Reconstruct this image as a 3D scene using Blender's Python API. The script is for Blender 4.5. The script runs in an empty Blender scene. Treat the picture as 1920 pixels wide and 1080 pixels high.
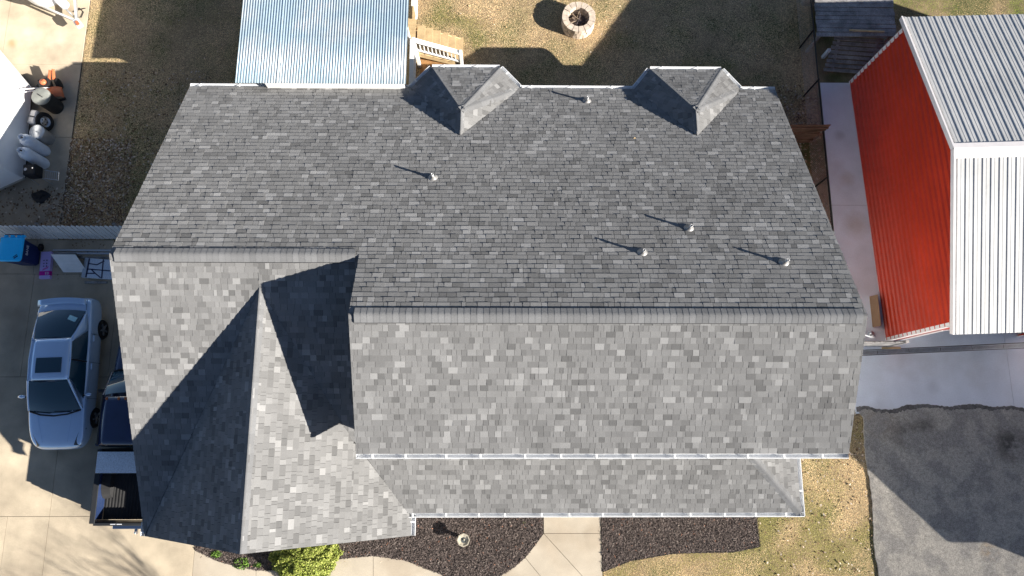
import bpy, bmesh, math, random
import numpy as np
from mathutils import Matrix, Vector
random.seed(7); RNG = np.random.default_rng(7)
S = bpy.context.scene
COL = S.collection

# ------------------------------------------------------------------ camera
F_PX = 1310.57                                   # focal length in pixels of the 1920 wide photograph
dn = Vector(((943.67-960)/F_PX, -(805.25-540)/F_PX, -1.0)).normalized()   # straight down, seen from the drone
Zc = -dn; Xc = (Vector((1, 0, 0)) - Zc*Zc.x).normalized(); Yc = Zc.cross(Xc)
cam_d = bpy.data.cameras.new('camera'); cam = bpy.data.objects.new('camera', cam_d); COL.objects.link(cam)
cam_d.sensor_width = 36.0; cam_d.lens = F_PX/1920*36.0; cam_d.clip_end = 1000; cam_d.clip_start = 0.5
cam.matrix_world = Matrix.Translation((0, 0, 22.0)) @ Matrix((Xc, Yc, Zc)).to_4x4()
S.camera = cam

# ------------------------------------------------------------------ sky, sun, exposure
SUN_AZ, SUN_EL = math.radians(-21.3), math.radians(23.6)
sdir = Vector((math.cos(SUN_EL)*math.cos(SUN_AZ), math.cos(SUN_EL)*math.sin(SUN_AZ), math.sin(SUN_EL)))
w = bpy.data.worlds.new('World'); S.world = w; w.use_nodes = True
nt = w.node_tree; bg = nt.nodes['Background']
sky = nt.nodes.new('ShaderNodeTexSky'); sky.sky_type = 'NISHITA'; sky.sun_disc = False
sky.sun_elevation = SUN_EL; sky.sun_rotation = math.pi/2 - SUN_AZ
sky.air_density = 0.62; sky.dust_density = 0.2; sky.ozone_density = 1.0
nt.links.new(sky.outputs[0], bg.inputs[0]); bg.inputs[1].default_value = 0.05
sl = bpy.data.lights.new('sun', 'SUN'); sl.energy = 5.0; sl.angle = math.radians(0.5); sl.color = (1.0, 0.94, 0.85)
so = bpy.data.objects.new('sun', sl); COL.objects.link(so)
so.rotation_euler = (-sdir).to_track_quat('-Z', 'Y').to_euler(); so.location = (20, -10, 30)
S.view_settings.view_transform = 'Standard'; S.view_settings.look = 'None'
S.view_settings.gamma = 1.0; S.view_settings.use_curve_mapping = False
S.view_settings.exposure = 1.3
S.render.engine = 'CYCLES'; S.cycles.max_bounces = 6; S.cycles.use_denoising = True

# ------------------------------------------------------------------ materials
MATS = {}
def mat(name, col=(.5, .5, .5), rough=.8, metal=0., var=.12, scale=4., fine=0., fscale=90., bump=0., attr=None,
        col2=None, mixscale=.6, mixlo=.45, mixhi=.62, spec=.3, coat=0., trans=0., detail=5., drough=0., spots=()):
    m = bpy.data.materials.new(name); m.use_nodes = True; n = m.node_tree.nodes; L = m.node_tree.links
    b = n['Principled BSDF']; b.inputs['Roughness'].default_value = rough; b.inputs['Metallic'].default_value = metal
    b.inputs['Specular IOR Level'].default_value = spec; b.inputs['Coat Weight'].default_value = coat
    b.inputs['Transmission Weight'].default_value = trans
    geo = n.new('ShaderNodeNewGeometry'); pos = geo.outputs['Position']
    if attr:
        a = n.new('ShaderNodeAttribute'); a.attribute_name = attr; c = a.outputs['Color']
    else:
        a = n.new('ShaderNodeRGB'); a.outputs[0].default_value = (*col, 1); c = a.outputs[0]
    def noise(sc, det=5.):
        t = n.new('ShaderNodeTexNoise'); t.inputs['Scale'].default_value = sc; t.inputs['Detail'].default_value = det
        L.new(pos, t.inputs['Vector']); return t.outputs['Fac']
    b.inputs['Diffuse Roughness'].default_value = drough
    for sx, sy, sr, sc_, amt in spots:                        # soft-edged stains at fixed places
        dv = n.new('ShaderNodeVectorMath'); dv.operation = 'DISTANCE'; dv.inputs[1].default_value = (sx, sy, 0); L.new(pos, dv.inputs[0])
        ad = n.new('ShaderNodeMath'); ad.operation = 'MULTIPLY_ADD'; L.new(noise(6., 4), ad.inputs[0]); ad.inputs[1].default_value = -.5*sr; L.new(dv.outputs['Value'], ad.inputs[2])
        r = n.new('ShaderNodeMapRange'); r.inputs['From Min'].default_value = sr*.75; r.inputs['From Max'].default_value = -.05*sr; r.inputs['To Max'].default_value = amt; L.new(ad.outputs[0], r.inputs['Value'])
        mx = n.new('ShaderNodeMix'); mx.data_type = 'RGBA'; L.new(r.outputs[0], mx.inputs['Factor']); L.new(c, mx.inputs['A']); mx.inputs['B'].default_value = (*sc_, 1); c = mx.outputs['Result']
    if col2:
        r = n.new('ShaderNodeMapRange'); r.inputs['From Min'].default_value = mixlo; r.inputs['From Max'].default_value = mixhi
        L.new(noise(mixscale, 6), r.inputs['Value'])
        mx = n.new('ShaderNodeMix'); mx.data_type = 'RGBA'; L.new(r.outputs[0], mx.inputs['Factor']); L.new(c, mx.inputs['A'])
        mx.inputs['B'].default_value = (*col2, 1); c = mx.outputs['Result']
    for amt, sc in ((var, scale), (fine, fscale)):
        if amt > 0:
            r = n.new('ShaderNodeMapRange'); r.inputs['From Min'].default_value = .3; r.inputs['From Max'].default_value = .7
            r.inputs['To Min'].default_value = 1-amt; r.inputs['To Max'].default_value = 1+amt
            L.new(noise(sc, detail), r.inputs['Value'])
            mx = n.new('ShaderNodeVectorMath'); mx.operation = 'SCALE'; L.new(c, mx.inputs[0]); L.new(r.outputs[0], mx.inputs['Scale']); c = mx.outputs[0]
    L.new(c, b.inputs['Base Color'])
    if bump > 0:
        bn = n.new('ShaderNodeBump'); bn.inputs['Strength'].default_value = bump; bn.inputs['Distance'].default_value = .02
        L.new(noise(fscale if fine else scale*6, 4), bn.inputs['Height']); L.new(bn.outputs[0], b.inputs['Normal'])
    MATS[name] = m; return m
mat('shingle', attr='Col', rough=.95, drough=.45, var=.09, scale=.9, fine=.2, fscale=150, bump=.3, spec=.1)
mat('cap', (.19, .193, .196), rough=.95, drough=1., var=.08, scale=2, fine=.18, fscale=140, bump=.3, spec=.1)
mat('deck_dark', (.07, .07, .072), rough=.95)
mat('drip', (.26, .26, .26), rough=.6, var=.1)
mat('white_paint', (.84, .84, .83), rough=.5, var=.06)
mat('gutter_white', (.80, .81, .82), rough=.28, var=.05, spec=.5)
mat('galv', (.60, .62, .64), rough=.35, metal=.75, var=.1)
mat('pipe_metal', (.56, .56, .56), rough=.35, metal=.3, var=.08)
mat('lead', (.30, .295, .29), rough=.5, metal=.3, var=.2, scale=10)
mat('siding', (.55, .56, .56), rough=.7, var=.05)
mat('glass_dark', (.02, .03, .04), rough=.05, var=0, spec=.6)
mat('soffit', (.6, .6, .59), rough=.7)
mat('corrugated', (.42, .54, .62), rough=.36, metal=.35, var=.07, scale=.8, fine=.06, fscale=9, col2=(.66, .70, .72), mixscale=.7, mixlo=.45, mixhi=.7)
mat('barn_red', (.48, .038, .014), rough=.34, var=.14, scale=.7, fine=.05, fscale=12, spec=.4)
mat('barn_white', (.50, .50, .495), rough=.38, var=.10, scale=1.0, fine=.04, fscale=9, bump=.02, spec=.45)
mat('barn_trim', (.80, .76, .75), rough=.4, var=.05)
mat('barn_orange', (.62, .16, .09), rough=.4, var=.05)
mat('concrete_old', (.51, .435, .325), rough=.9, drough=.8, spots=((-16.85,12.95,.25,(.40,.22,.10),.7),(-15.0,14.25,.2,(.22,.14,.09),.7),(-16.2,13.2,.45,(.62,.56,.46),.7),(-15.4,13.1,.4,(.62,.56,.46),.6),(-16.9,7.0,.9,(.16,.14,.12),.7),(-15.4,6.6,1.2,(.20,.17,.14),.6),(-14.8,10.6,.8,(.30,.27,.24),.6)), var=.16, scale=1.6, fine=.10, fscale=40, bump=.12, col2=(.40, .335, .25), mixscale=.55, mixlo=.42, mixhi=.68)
mat('concrete_walk', (.52, .455, .36), rough=.9, var=.10, scale=1.5, fine=.10, fscale=60, bump=.12, col2=(.46, .39, .30), mixscale=.8)
mat('concrete_shade', (.33, .295, .25), rough=.9, var=.2, scale=1.4, fine=.12, fscale=40, bump=.12, col2=(.22, .20, .18), mixscale=.8)
mat('concrete_new', (.78, .81, .86), rough=.8, spots=((11.35,9.75,.22,(.45,.45,.47),.6),(11.6,6.6,.55,(.52,.45,.38),.55),(11.45,8.2,.35,(.55,.50,.45),.5),(13.5,1.35,.3,(.55,.56,.6),.5),(11.4,4.6,.5,(.58,.56,.56),.5)), var=.07, scale=1.2, fine=.05, fscale=30, col2=(.68, .69, .71), mixscale=.7, mixlo=.5, mixhi=.72)
mat('joint', (.11, .10, .085), rough=1)
mat('asphalt', (.45, .42, .375), rough=.95, drough=1., spots=((15.7,-.45,.75,(.03,.03,.03),.8),(12.5,-.15,.6,(.06,.055,.05),.7),(13.1,.1,.5,(.05,.05,.05),.6),(11.7,.2,.7,(.13,.09,.06),.5),(14.6,-3.6,.35,(.34,.22,.10),.6)), var=.16, scale=9, fine=.34, fscale=38, bump=.5, col2=(.34, .32, .295), mixscale=1.6, mixlo=.46, mixhi=.56)
mat('asphalt_crust', (.15, .14, .13), rough=1, var=.35, scale=5, fine=.3, fscale=30, bump=.5)
mat('soil', (.26, .19, .115), rough=1, var=.25, scale=2.5, fine=.35, fscale=40, col2=(.10, .105, .04), mixscale=.7)
mat('clay', (.42, .22, .09), rough=1, var=.25, scale=4, fine=.2)
mat('mulch_base', (.045, .035, .03), rough=1, var=.3, scale=8, fine=.4, fscale=50, bump=.5)
mat('mulch', attr='Col', rough=1, var=0)
mat('grass', attr='Col', rough=.9, var=0, spec=.15)
mat('leaf_litter', attr='Col', rough=.9, var=0, spec=.1)
mat('plank_grey', (.28, .27, .265), rough=.95, var=.35, scale=3, fine=.3, fscale=30, bump=.2)
mat('plank_brown', (.145, .085, .055), rough=.9, var=.25, scale=4, fine=.2, fscale=30)
mat('plank_tan', (.55, .40, .22), rough=.85, var=.15, scale=4, fine=.1, fscale=30)
mat('plywood', (.27, .165, .10), rough=.85, var=.1)
mat('black_metal', (.015, .015, .016), rough=.45, var=0)
mat('black_plastic', (.02, .02, .022), rough=.5, var=0)
mat('rubber', (.02, .02, .02), rough=.85, var=.1)
mat('car_silver', (.56, .73, .96), rough=.16, metal=.33, var=.02, coat=1.0, spec=.5)
mat('car_glass', (.012, .05, .075), rough=.04, var=0, spec=.8, coat=.5)
mat('truck_navy', (.020, .036, .095), rough=.25, var=.1, coat=1.0)
mat('truck_dark', (.03, .032, .035), rough=.4, var=.1)
mat('bed_liner', (.028, .028, .029), rough=.85, var=.15)
mat('diamond_plate', (.72, .78, .85), rough=.38, metal=.3, var=.15, scale=30, bump=.4, fine=.1, fscale=60)
mat('chrome', (.75, .75, .77), rough=.12, metal=1, var=0)
mat('wheel_alloy', (.5, .5, .51), rough=.3, metal=.8, var=0)
mat('amber', (.35, .10, .03), rough=.3, var=0)
mat('lamp_lens', (.06, .065, .07), rough=.08, var=0, spec=.7)
mat('sticker', (.42, .72, .78), rough=.5, var=.1, scale=30)
mat('bin_lid', (.02, .55, 1.0), rough=.4, var=.04, scale=8)
mat('bin_body', (.008, .022, .10), rough=.45, var=.05)
mat('print_white', (.75, .76, .8), rough=.6, var=0)
mat('lavender', (.58, .46, .82), rough=.6, var=.05)
mat('magenta', (.55, .01, .32), rough=.6, var=.05)
mat('print_dark', (.03, .03, .08), rough=.6, var=0)
mat('camper_white', (.82, .82, .82), rough=.35, var=.03)
mat('camper_grey', (.40, .38, .34), rough=.5, var=.1)
mat('orange_paint', (.55, .16, .07), rough=.4, var=.1, scale=10)
mat('drum_grey', (.24, .25, .23), rough=.5, var=.1, scale=8)
mat('drum_black', (.03, .03, .03), rough=.6, var=.15)
mat('tub_silver', (.42, .42, .43), rough=.4, metal=.4, var=.08)
mat('propane', (.68, .74, .82), rough=.35, var=.06, scale=6)
mat('stone_tan', (.62, .52, .42), rough=.95, var=.18, scale=9, fine=.15, fscale=60, bump=.25)
mat('ash', (.16, .13, .125), rough=1, var=.5, scale=25, fine=.4, fscale=70, bump=.5)
mat('stick', (.30, .23, .17), rough=.9, var=.3, scale=15)
mat('bath_stone', (.42, .38, .30), rough=.9, var=.15, scale=12)
mat('water', (.10, .11, .11), rough=.05, var=0, spec=.6)
mat('lime_leaf', attr='Col', rough=.6, var=0, spec=.25)
mat('shrub_core', (.035, .05, .008), rough=1)
mat('bark', (.14, .11, .085), rough=.95, var=.3, scale=8)
mat('edging', (.02, .018, .016), rough=.9)
mat('brick_red', (.30, .12, .08), rough=.9, var=.2)

# ------------------------------------------------------------------ mesh helpers
def tag(o, label=None, cat=None, group=None, kind=None):
    if label: o['label'] = label
    if cat: o['category'] = cat
    if group: o['group'] = group
    if kind: o['kind'] = kind
    return o
def empty(name, loc, rz=0., label=None, cat=None, group=None):
    o = bpy.data.objects.new(name, None); COL.objects.link(o); o.location = loc; o.rotation_euler = (0, 0, rz); o.empty_display_size = .2
    return tag(o, label, cat, group)
def root_loc(p):
    while p.parent: p = p.parent
    return p.location.copy(), p.type == 'EMPTY'
class MB:
    def __init__(s): s.v = []; s.f = []; s.c = []
    def poly(s, pts, col=None):
        i = len(s.v); s.v += [tuple(p) for p in pts]; s.f.append(tuple(range(i, i+len(pts)))); s.c.append(col); return s
    def grid(s, rows, close_u=False, col=None):
        i = len(s.v); n = len(rows[0]); m = len(rows)
        for r in rows: s.v += [tuple(p) for p in r]
        for a in range(m-1):
            for b in range(n if close_u else n-1):
                c = (b+1) % n
                s.f.append((i+a*n+b, i+a*n+c, i+(a+1)*n+c, i+(a+1)*n+b)); s.c.append(col)
        return s
    def box(s, x0, x1, y0, y1, z0, z1, M=None, col=None):
        P = [Vector(p) for p in ((x0,y0,z0),(x1,y0,z0),(x1,y1,z0),(x0,y1,z0),(x0,y0,z1),(x1,y0,z1),(x1,y1,z1),(x0,y1,z1))]
        if M: P = [M @ p for p in P]
        i = len(s.v); s.v += [tuple(p) for p in P]
        for f in ((3,2,1,0),(4,5,6,7),(0,1,5,4),(1,2,6,5),(2,3,7,6),(3,0,4,7)): s.f.append(tuple(i+k for k in f)); s.c.append(col)
        return s
    def beam(s, a, b, wd, ht, up=(0,0,1), col=None):
        a = Vector(a); b = Vector(b); d = (b-a); L = d.length; d.normalize(); u = Vector(up)
        if abs(d.dot(u)) > .98: u = Vector((0,1,0))
        x = d.cross(u).normalized(); z = x.cross(d)
        M = Matrix((x, d, z)).transposed().to_4x4(); M.translation = a
        return s.box(-wd/2, wd/2, 0, L, -ht/2, ht/2, M, col)
    def tube(s, path, r, n=8, cap=True, col=None):
        path = [Vector(p) for p in path]; rr = r if isinstance(r, (list, tuple)) else [r]*len(path); rows = []
        for k, p in enumerate(path):
            d = (path[min(k+1, len(path)-1)] - path[max(k-1, 0)]).normalized()
            u = Vector((0,0,1)) if abs(d.z) < .95 else Vector((1,0,0))
            x = d.cross(u).normalized(); y = x.cross(d)
            rows.append([p + (x*math.cos(t)+y*math.sin(t))*rr[k] for t in [2*math.pi*j/n for j in range(n)]])
        s.grid(rows, True, col)
        if cap: s.poly(rows[0][::1], col); s.poly(rows[-1][::-1], col)
        return s
    def lathe(s, prof, c=(0,0,0), n=24, axis='z', col=None, cap=True):
        rows = []
        for r, h in prof:
            row = []
            for j in range(n):
                t = 2*math.pi*j/n; a, b = r*math.cos(t), r*math.sin(t)
                row.append((c[0]+a, c[1]+b, c[2]+h) if axis == 'z' else (c[0]+h, c[1]+a, c[2]+b))
            rows.append(row)
        s.grid(rows, True, col)
        if cap:
            if prof[0][0] > 1e-4: s.poly(rows[0][::-1], col)
            if prof[-1][0] > 1e-4: s.poly(rows[-1], col)
        return s
    def prism(s, pts, z0, z1, col=None):
        a = sum(pts[k][0]*pts[(k+1) % len(pts)][1]-pts[(k+1) % len(pts)][0]*pts[k][1] for k in range(len(pts)))
        if a < 0: pts = pts[::-1]
        n = len(pts)
        s.poly([(p[0], p[1], z1) for p in pts], col); s.poly([(p[0], p[1], z0) for p in pts][::-1], col)
        for k in range(n):
            p, q = pts[k], pts[(k+1) % n]; s.poly([(p[0],p[1],z0),(q[0],q[1],z0),(q[0],q[1],z1),(p[0],p[1],z1)], col)
        return s
    def patch(s, a, b, c, d, bulge=(0,0,0), nu=6, nv=6, col=None):
        a, b, c, d, g = [Vector(p) for p in (a, b, c, d, bulge)]; rows = []
        for j in range(nv+1):
            v = j/nv
            rows.append([(a*(1-u)+b*u)*(1-v)+(d*(1-u)+c*u)*v + g*(4*u*(1-u)*.6+4*v*(1-v)*.4) for u in [i/nu for i in range(nu+1)]])
        return s.grid(rows, col=col)
    def build(s, name, material, parent=None, local=False, smooth=False, bevel=0., subsurf=0, merge=False, solid=0.):
        me = bpy.data.meshes.new(name); V = s.v
        loc = Vector((0,0,0))
        if parent is not None:
            if not local: loc = root_loc(parent)[0]
        elif not local:
            xs = np.array(V); loc = Vector((float((xs[:,0].min()+xs[:,0].max())/2), float((xs[:,1].min()+xs[:,1].max())/2), float(xs[:,2].min())))
        V = [(p[0]-loc.x, p[1]-loc.y, p[2]-loc.z) for p in V]
        me.from_pydata(V, [], s.f)
        if any(c is not None for c in s.c):
            ca = me.color_attributes.new('Col', 'FLOAT_COLOR', 'CORNER')
            arr = np.repeat(np.array([(*(c or (.5,.5,.5)), 1) for c in s.c], dtype=np.float32), [len(f) for f in s.f], axis=0)
            ca.data.foreach_set('color', arr.ravel())
        if merge:
            bm = bmesh.new(); bm.from_mesh(me); bmesh.ops.remove_doubles(bm, verts=bm.verts, dist=1e-4)
            bmesh.ops.recalc_face_normals(bm, faces=bm.faces); bm.to_mesh(me); bm.free()
        if smooth: me.polygons.foreach_set('use_smooth', [True]*len(me.polygons))
        me.materials.append(MATS[material])
        o = bpy.data.objects.new(name, me); COL.objects.link(o)
        if parent is not None: o.parent = parent
        else: o.location = loc
        if bevel: m = o.modifiers.new('bevel', 'BEVEL'); m.width = bevel; m.segments = 2; m.limit_method = 'ANGLE'
        if subsurf: m = o.modifiers.new('sub', 'SUBSURF'); m.levels = subsurf; m.render_levels = subsurf
        if solid: m = o.modifiers.new('solid', 'SOLIDIFY'); m.thickness = solid
        return o
def text(body, size, material, M, parent, name='lettering', ext=.001):
    cu = bpy.data.curves.new(name, 'FONT'); cu.body = body; cu.size = size; cu.align_x = 'CENTER'; cu.align_y = 'CENTER'; cu.extrude = ext
    t = bpy.data.objects.new('tmp_text', cu); COL.objects.link(t); dg = bpy.context.evaluated_depsgraph_get()
    me = bpy.data.meshes.new_from_object(t.evaluated_get(dg)); bpy.data.objects.remove(t); me.name = name
    me.transform(M); me.materials.clear(); me.materials.append(MATS[material])
    o = bpy.data.objects.new(name, me); COL.objects.link(o); o.parent = parent; return o
def clip(poly, conv):
    """clip poly (list of plan points) with the convex counter-clockwise polygon conv"""
    out = poly
    for k in range(len(conv)):
        ax, ay = conv[k]; bx, by = conv[(k+1) % len(conv)]; inp = out; out = []
        if not inp: return []
        side = lambda p: (bx-ax)*(p[1]-ay)-(by-ay)*(p[0]-ax)
        for j in range(len(inp)):
            p, q = inp[j], inp[(j+1) % len(inp)]; sp, sq = side(p), side(q)
            if sp >= 0: out.append(p)
            if (sp >= 0) != (sq >= 0):
                t = sp/(sp-sq); out.append((p[0]+t*(q[0]-p[0]), p[1]+t*(q[1]-p[1])))
    return out
def ccw(p):
    a = sum(p[k][0]*p[(k+1) % len(p)][1]-p[(k+1) % len(p)][0]*p[k][1] for k in range(len(p)))
    return p if a > 0 else p[::-1]
def area(p): return abs(sum(p[k][0]*p[(k+1) % len(p)][1]-p[(k+1) % len(p)][0]*p[k][1] for k in range(len(p))))/2
def inside(p, conv):
    return all((conv[(k+1) % len(conv)][0]-conv[k][0])*(p[1]-conv[k][1])-(conv[(k+1) % len(conv)][1]-conv[k][1])*(p[0]-conv[k][0]) >= 0 for k in range(len(conv)))
def in_poly(X, Y, poly):
    r = np.zeros(len(X), bool); n = len(poly); j = n-1
    for i in range(n):
        xi, yi = poly[i]; xj, yj = poly[j]
        r ^= ((yi > Y) != (yj > Y)) & (X < (xj-xi)*(Y-yi)/((yj-yi) or 1e-9)+xi); j = i
    return r
def cols_mesh(name, V, ncorner, C, material, kind='stuff', label=None, cat=None):
    """V (N*ncorner,3) loose polygons with one colour each, joined into one object"""
    N = len(V)//ncorner; me = bpy.data.meshes.new(name); me.vertices.add(len(V)); me.vertices.foreach_set('co', V.astype(np.float32).ravel())
    me.loops.add(len(V)); me.loops.foreach_set('vertex_index', np.arange(len(V), dtype=np.int32))
    me.polygons.add(N); me.polygons.foreach_set('loop_start', np.arange(0, len(V), ncorner, dtype=np.int32))
    me.update(calc_edges=True)
    ca = me.color_attributes.new('Col', 'FLOAT_COLOR', 'POINT'); c = np.ones((len(V), 4), np.float32); c[:, :3] = np.repeat(C, ncorner, axis=0)
    ca.data.foreach_set('color', c.ravel()); me.materials.append(MATS[material])
    o = bpy.data.objects.new(name, me); COL.objects.link(o); tag(o, label, cat, None, kind); return o
def fnoise(X, Y, sc, seed=0):
    r = np.random.default_rng(seed); z = np.zeros_like(X)
    for k in range(7):
        a = r.uniform(0, 6.28); f = sc*r.uniform(.6, 2.2); z += np.sin(f*(X*math.cos(a)+Y*math.sin(a))+r.uniform(0, 6.28))
    return z/7*1.6

# ================================================================== SETTING
g = MB().poly([(-300,-300,-.05),(300,-300,-.05),(300,300,-.05),(-300,300,-.05)]).build('ground', 'soil', local=True); tag(g, kind='structure')

def slabs(name, rects, material, base_poly=None, gap=.012, z=0.0):
    """concrete paving: a dark bedding sheet with one slab object per panel"""
    mb = MB()
    for r in rects:
        p = r if isinstance(r, list) else [(r[0],r[2]),(r[1],r[2]),(r[1],r[3]),(r[0],r[3])]
        cx = sum(q[0] for q in p)/len(p); cy = sum(q[1] for q in p)/len(p)
        mb.prism([(q[0]+(q[0]-cx)*.0, q[1]) for q in p], z-.045, z-.02)
    root = mb.build(name, 'joint', local=True); tag(root, kind='structure')
    for r in rects:
        p = ccw(list(r)) if isinstance(r, list) else [(r[0],r[2]),(r[1],r[2]),(r[1],r[3]),(r[0],r[3])]
        n = len(p); q = []
        for k in range(n):                                    # inset by half the joint
            a, b, c = Vector(p[k-1]), Vector(p[k]), Vector(p[(k+1) % n])
            d1 = (b-a).normalized(); d2 = (c-b).normalized(); nn = Vector((-d1.y, d1.x))+Vector((-d2.y, d2.x))
            nn = nn/max(.3, nn.length_squared)*2
            q.append((b.x+nn.x*gap/2, b.y+nn.y*gap/2))
        MB().prism(q, z-.03, z).build('slab', material, root, local=True)
    return root
# left driveway: columns and rows of panels as the saw-cut joints show
R = []
for y0, y1, xs in ((-9,-2.55,(-24,-14.8,-13.56,-9.16)), (-2.55,1.6,(-24,-18.5,-13.56,-9.0)), (1.6,4.87,(-24,-19,-15.0,-12.3,-9.0)), (4.87,6.0,(-24,-19,-15.05,-12.6))):
    for a, b in zip(xs[:-1], xs[1:]): R.append((a, b, y0, y1))
slabs('driveway', R, 'concrete_old')
R = []
for y0, y1 in ((6.0,9.53),(9.53,12.18),(12.18,18.5)):
    for a, b in ((-24,-20.5),(-20.5,-17.12),(-17.12,-14.4)): R.append((a, b, y0, y1))
slabs('parking_pad', R, 'concrete_old')
# curved front walk
NE = [(-9.16,-3.50),(-8.42,-3.83),(-7.3,-4.08),(-6.4,-4.08),(-5.6,-3.92),(-4.8,-3.76),(-3.86,-3.68),(-2.9,-3.81),(-1.79,-4.22),(-1.2,-4.5),(-.6,-4.52),(-.05,-4.23),(.35,-4.0),(.66,-3.74),(.9,-3.46),(1.22,-3.06)]
SE = [(-9.16,-5.3),(-8.3,-5.3),(-7.2,-5.4),(-6.3,-5.35),(-5.5,-5.15),(-4.6,-5.05),(-3.8,-5.1),(-2.6,-5.3),(-2.0,-5.6),(-1.1,-5.9),(-.2,-5.9),(.7,-5.75),(1.5,-5.5),(2.0,-5.3),(2.5,-5.1),(2.955,-4.9)]
W = []
cut = [0, 2, 4, 6, 8, 11, 13, 15]
for a, b in zip(cut[:-1], cut[1:]): W.append(NE[a:b+1]+SE[a:b+1][::-1])
W.append([(1.22,-3.06),(1.22,-2.0),(2.955,-2.0),(2.955,-3.06)]); W.append([(1.22,-3.06),(2.955,-3.06),(2.955,-4.9)])
slabs('front_walk', W, 'concrete_walk')
# pale concrete round the barn
slabs('barn_apron', [[(10.85,7.28),(12.25,7.28),(12.25,11.68),(10.85,11.68)], [(10.85,2.45),(12.25,2.51),(12.25,7.28),(10.85,7.28)], [(12.25,2.51),(16,2.69),(16,11.68),(12.25,11.68)],
                     [(16,2.69),(24,3.06),(24,11.68),(16,11.68)], [(10.98,.48),(16,.48),(16,2.51),(10.98,2.275)], [(16,.48),(24,.48),(24,2.88),(16,2.51)]], 'concrete_new')
# asphalt drive with a ragged north edge over the apron
edge = [(11.02,.70),(11.35,.73),(11.68,.63),(12.09,.60),(12.35,.67),(12.62,.76),(13.21,.78),(13.6,.73),(13.95,.70),(14.4,.76),(14.81,.78),(15.3,.70),(15.9,.72),(16.3,.65),(17.2,.74),(24,.7)]
ed = []
for a, b in zip(edge[:-1], edge[1:]):
    n = max(2, int((b[0]-a[0])/.05))
    for k in range(n):
        t = k/n; ed.append((a[0]+(b[0]-a[0])*t, a[1]+(b[1]-a[1])*t+random.uniform(-.016, .016)))
west = [(11.18,-9)]+[(11.2+.03*math.sin(y*2.3)+random.uniform(-.015,.015), y) for y in np.arange(-8.5,.5,.12)]
o = MB().prism(west+[(11.02,.6)]+ed+[(24,-9)], -.04, .008).build('asphalt_drive', 'asphalt', local=True); tag(o, kind='structure')
o = MB().prism([(p[0], p[1]+.0) for p in ed[::-1]]+[(p[0], p[1]-.09-.03*math.sin(p[0]*3.1)-random.uniform(0,.06)) for p in ed], .004, .013).build('asphalt_lip', 'asphalt_crust', o, local=True)

# mulch beds
bedL = [(-9.0,-2.2),(1.19,-2.0)]+[(1.2,-3.05)]+NE[::-1][1:]
bedR = [(2.97,-2.0),(2.97,-4.14),(3.77,-3.84),(5.05,-3.63),(6.17,-3.60),(6.9,-3.59),(7.69,-3.44),(7.62,-2.0)]
def bed(name, poly, n, seed, label):
    o = MB().prism(poly, -.045, -.012).build(name, 'mulch_base', local=True); tag(o, kind='structure')
    r = np.random.default_rng(seed); P = np.array(poly); lo, hi = P.min(0), P.max(0)
    X = r.uniform(lo[0], hi[0], n*2); Y = r.uniform(lo[1], hi[1], n*2); k = in_poly(X, Y, poly); X, Y = X[k], Y[k]; m = len(X)
    A = r.uniform(0, 6.28, m); L = r.uniform(.025, .085, m)*.5; Wd = r.uniform(.004, .011, m); tl = r.uniform(-.6, .6, m); z = r.uniform(-.012, .03, m)
    dx, dy = np.cos(A), np.sin(A); V = np.zeros((m, 4, 3))
    for i, (a, b) in enumerate(((-1,-1),(1,-1),(1,1),(-1,1))):
        V[:, i, 0] = X+a*L*dx-b*Wd*dy; V[:, i, 1] = Y+a*L*dy+b*Wd*dx; V[:, i, 2] = z+a*L*tl+b*Wd*r.uniform(-.6,.6,m)
    t = r.random(m); C = np.array([.098,.078,.070])[None]*r.uniform(.3, 2.0, m)[:, None]
    C[t > .955] = np.array([.26,.22,.19])*r.uniform(.6, 1.2, (t > .955).sum())[:, None]
    C[t > .991] = np.array([.40,.20,.13])*r.uniform(.7, 1.2, (t > .991).sum())[:, None]
    c = cols_mesh('wood_chips', V.reshape(-1, 3), 4, C, 'mulch'); c.parent = o; return o
bed('mulch_bed', bedL, 60000, 3, ''); bed('mulch_bed', bedR, 32000, 4, '')
def strip(name, pts, z0, z1, wd, material):
    mb = MB()
    for a, b in zip(pts[:-1], pts[1:]): mb.beam((a[0],a[1],(z0+z1)/2), (b[0],b[1],(z0+z1)/2), wd, z1-z0)
    o = mb.build(name, material, local=True); tag(o, kind='structure'); return o
strip('bed_edging', [(p[0], p[1]) for p in bedR[1:7]]+[(7.62,-2.4)], -.05, .028, .02, 'edging')
strip('bed_edging', [(p[0], p[1]+.018) for p in NE], -.05, .012, .018, 'edging')

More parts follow.
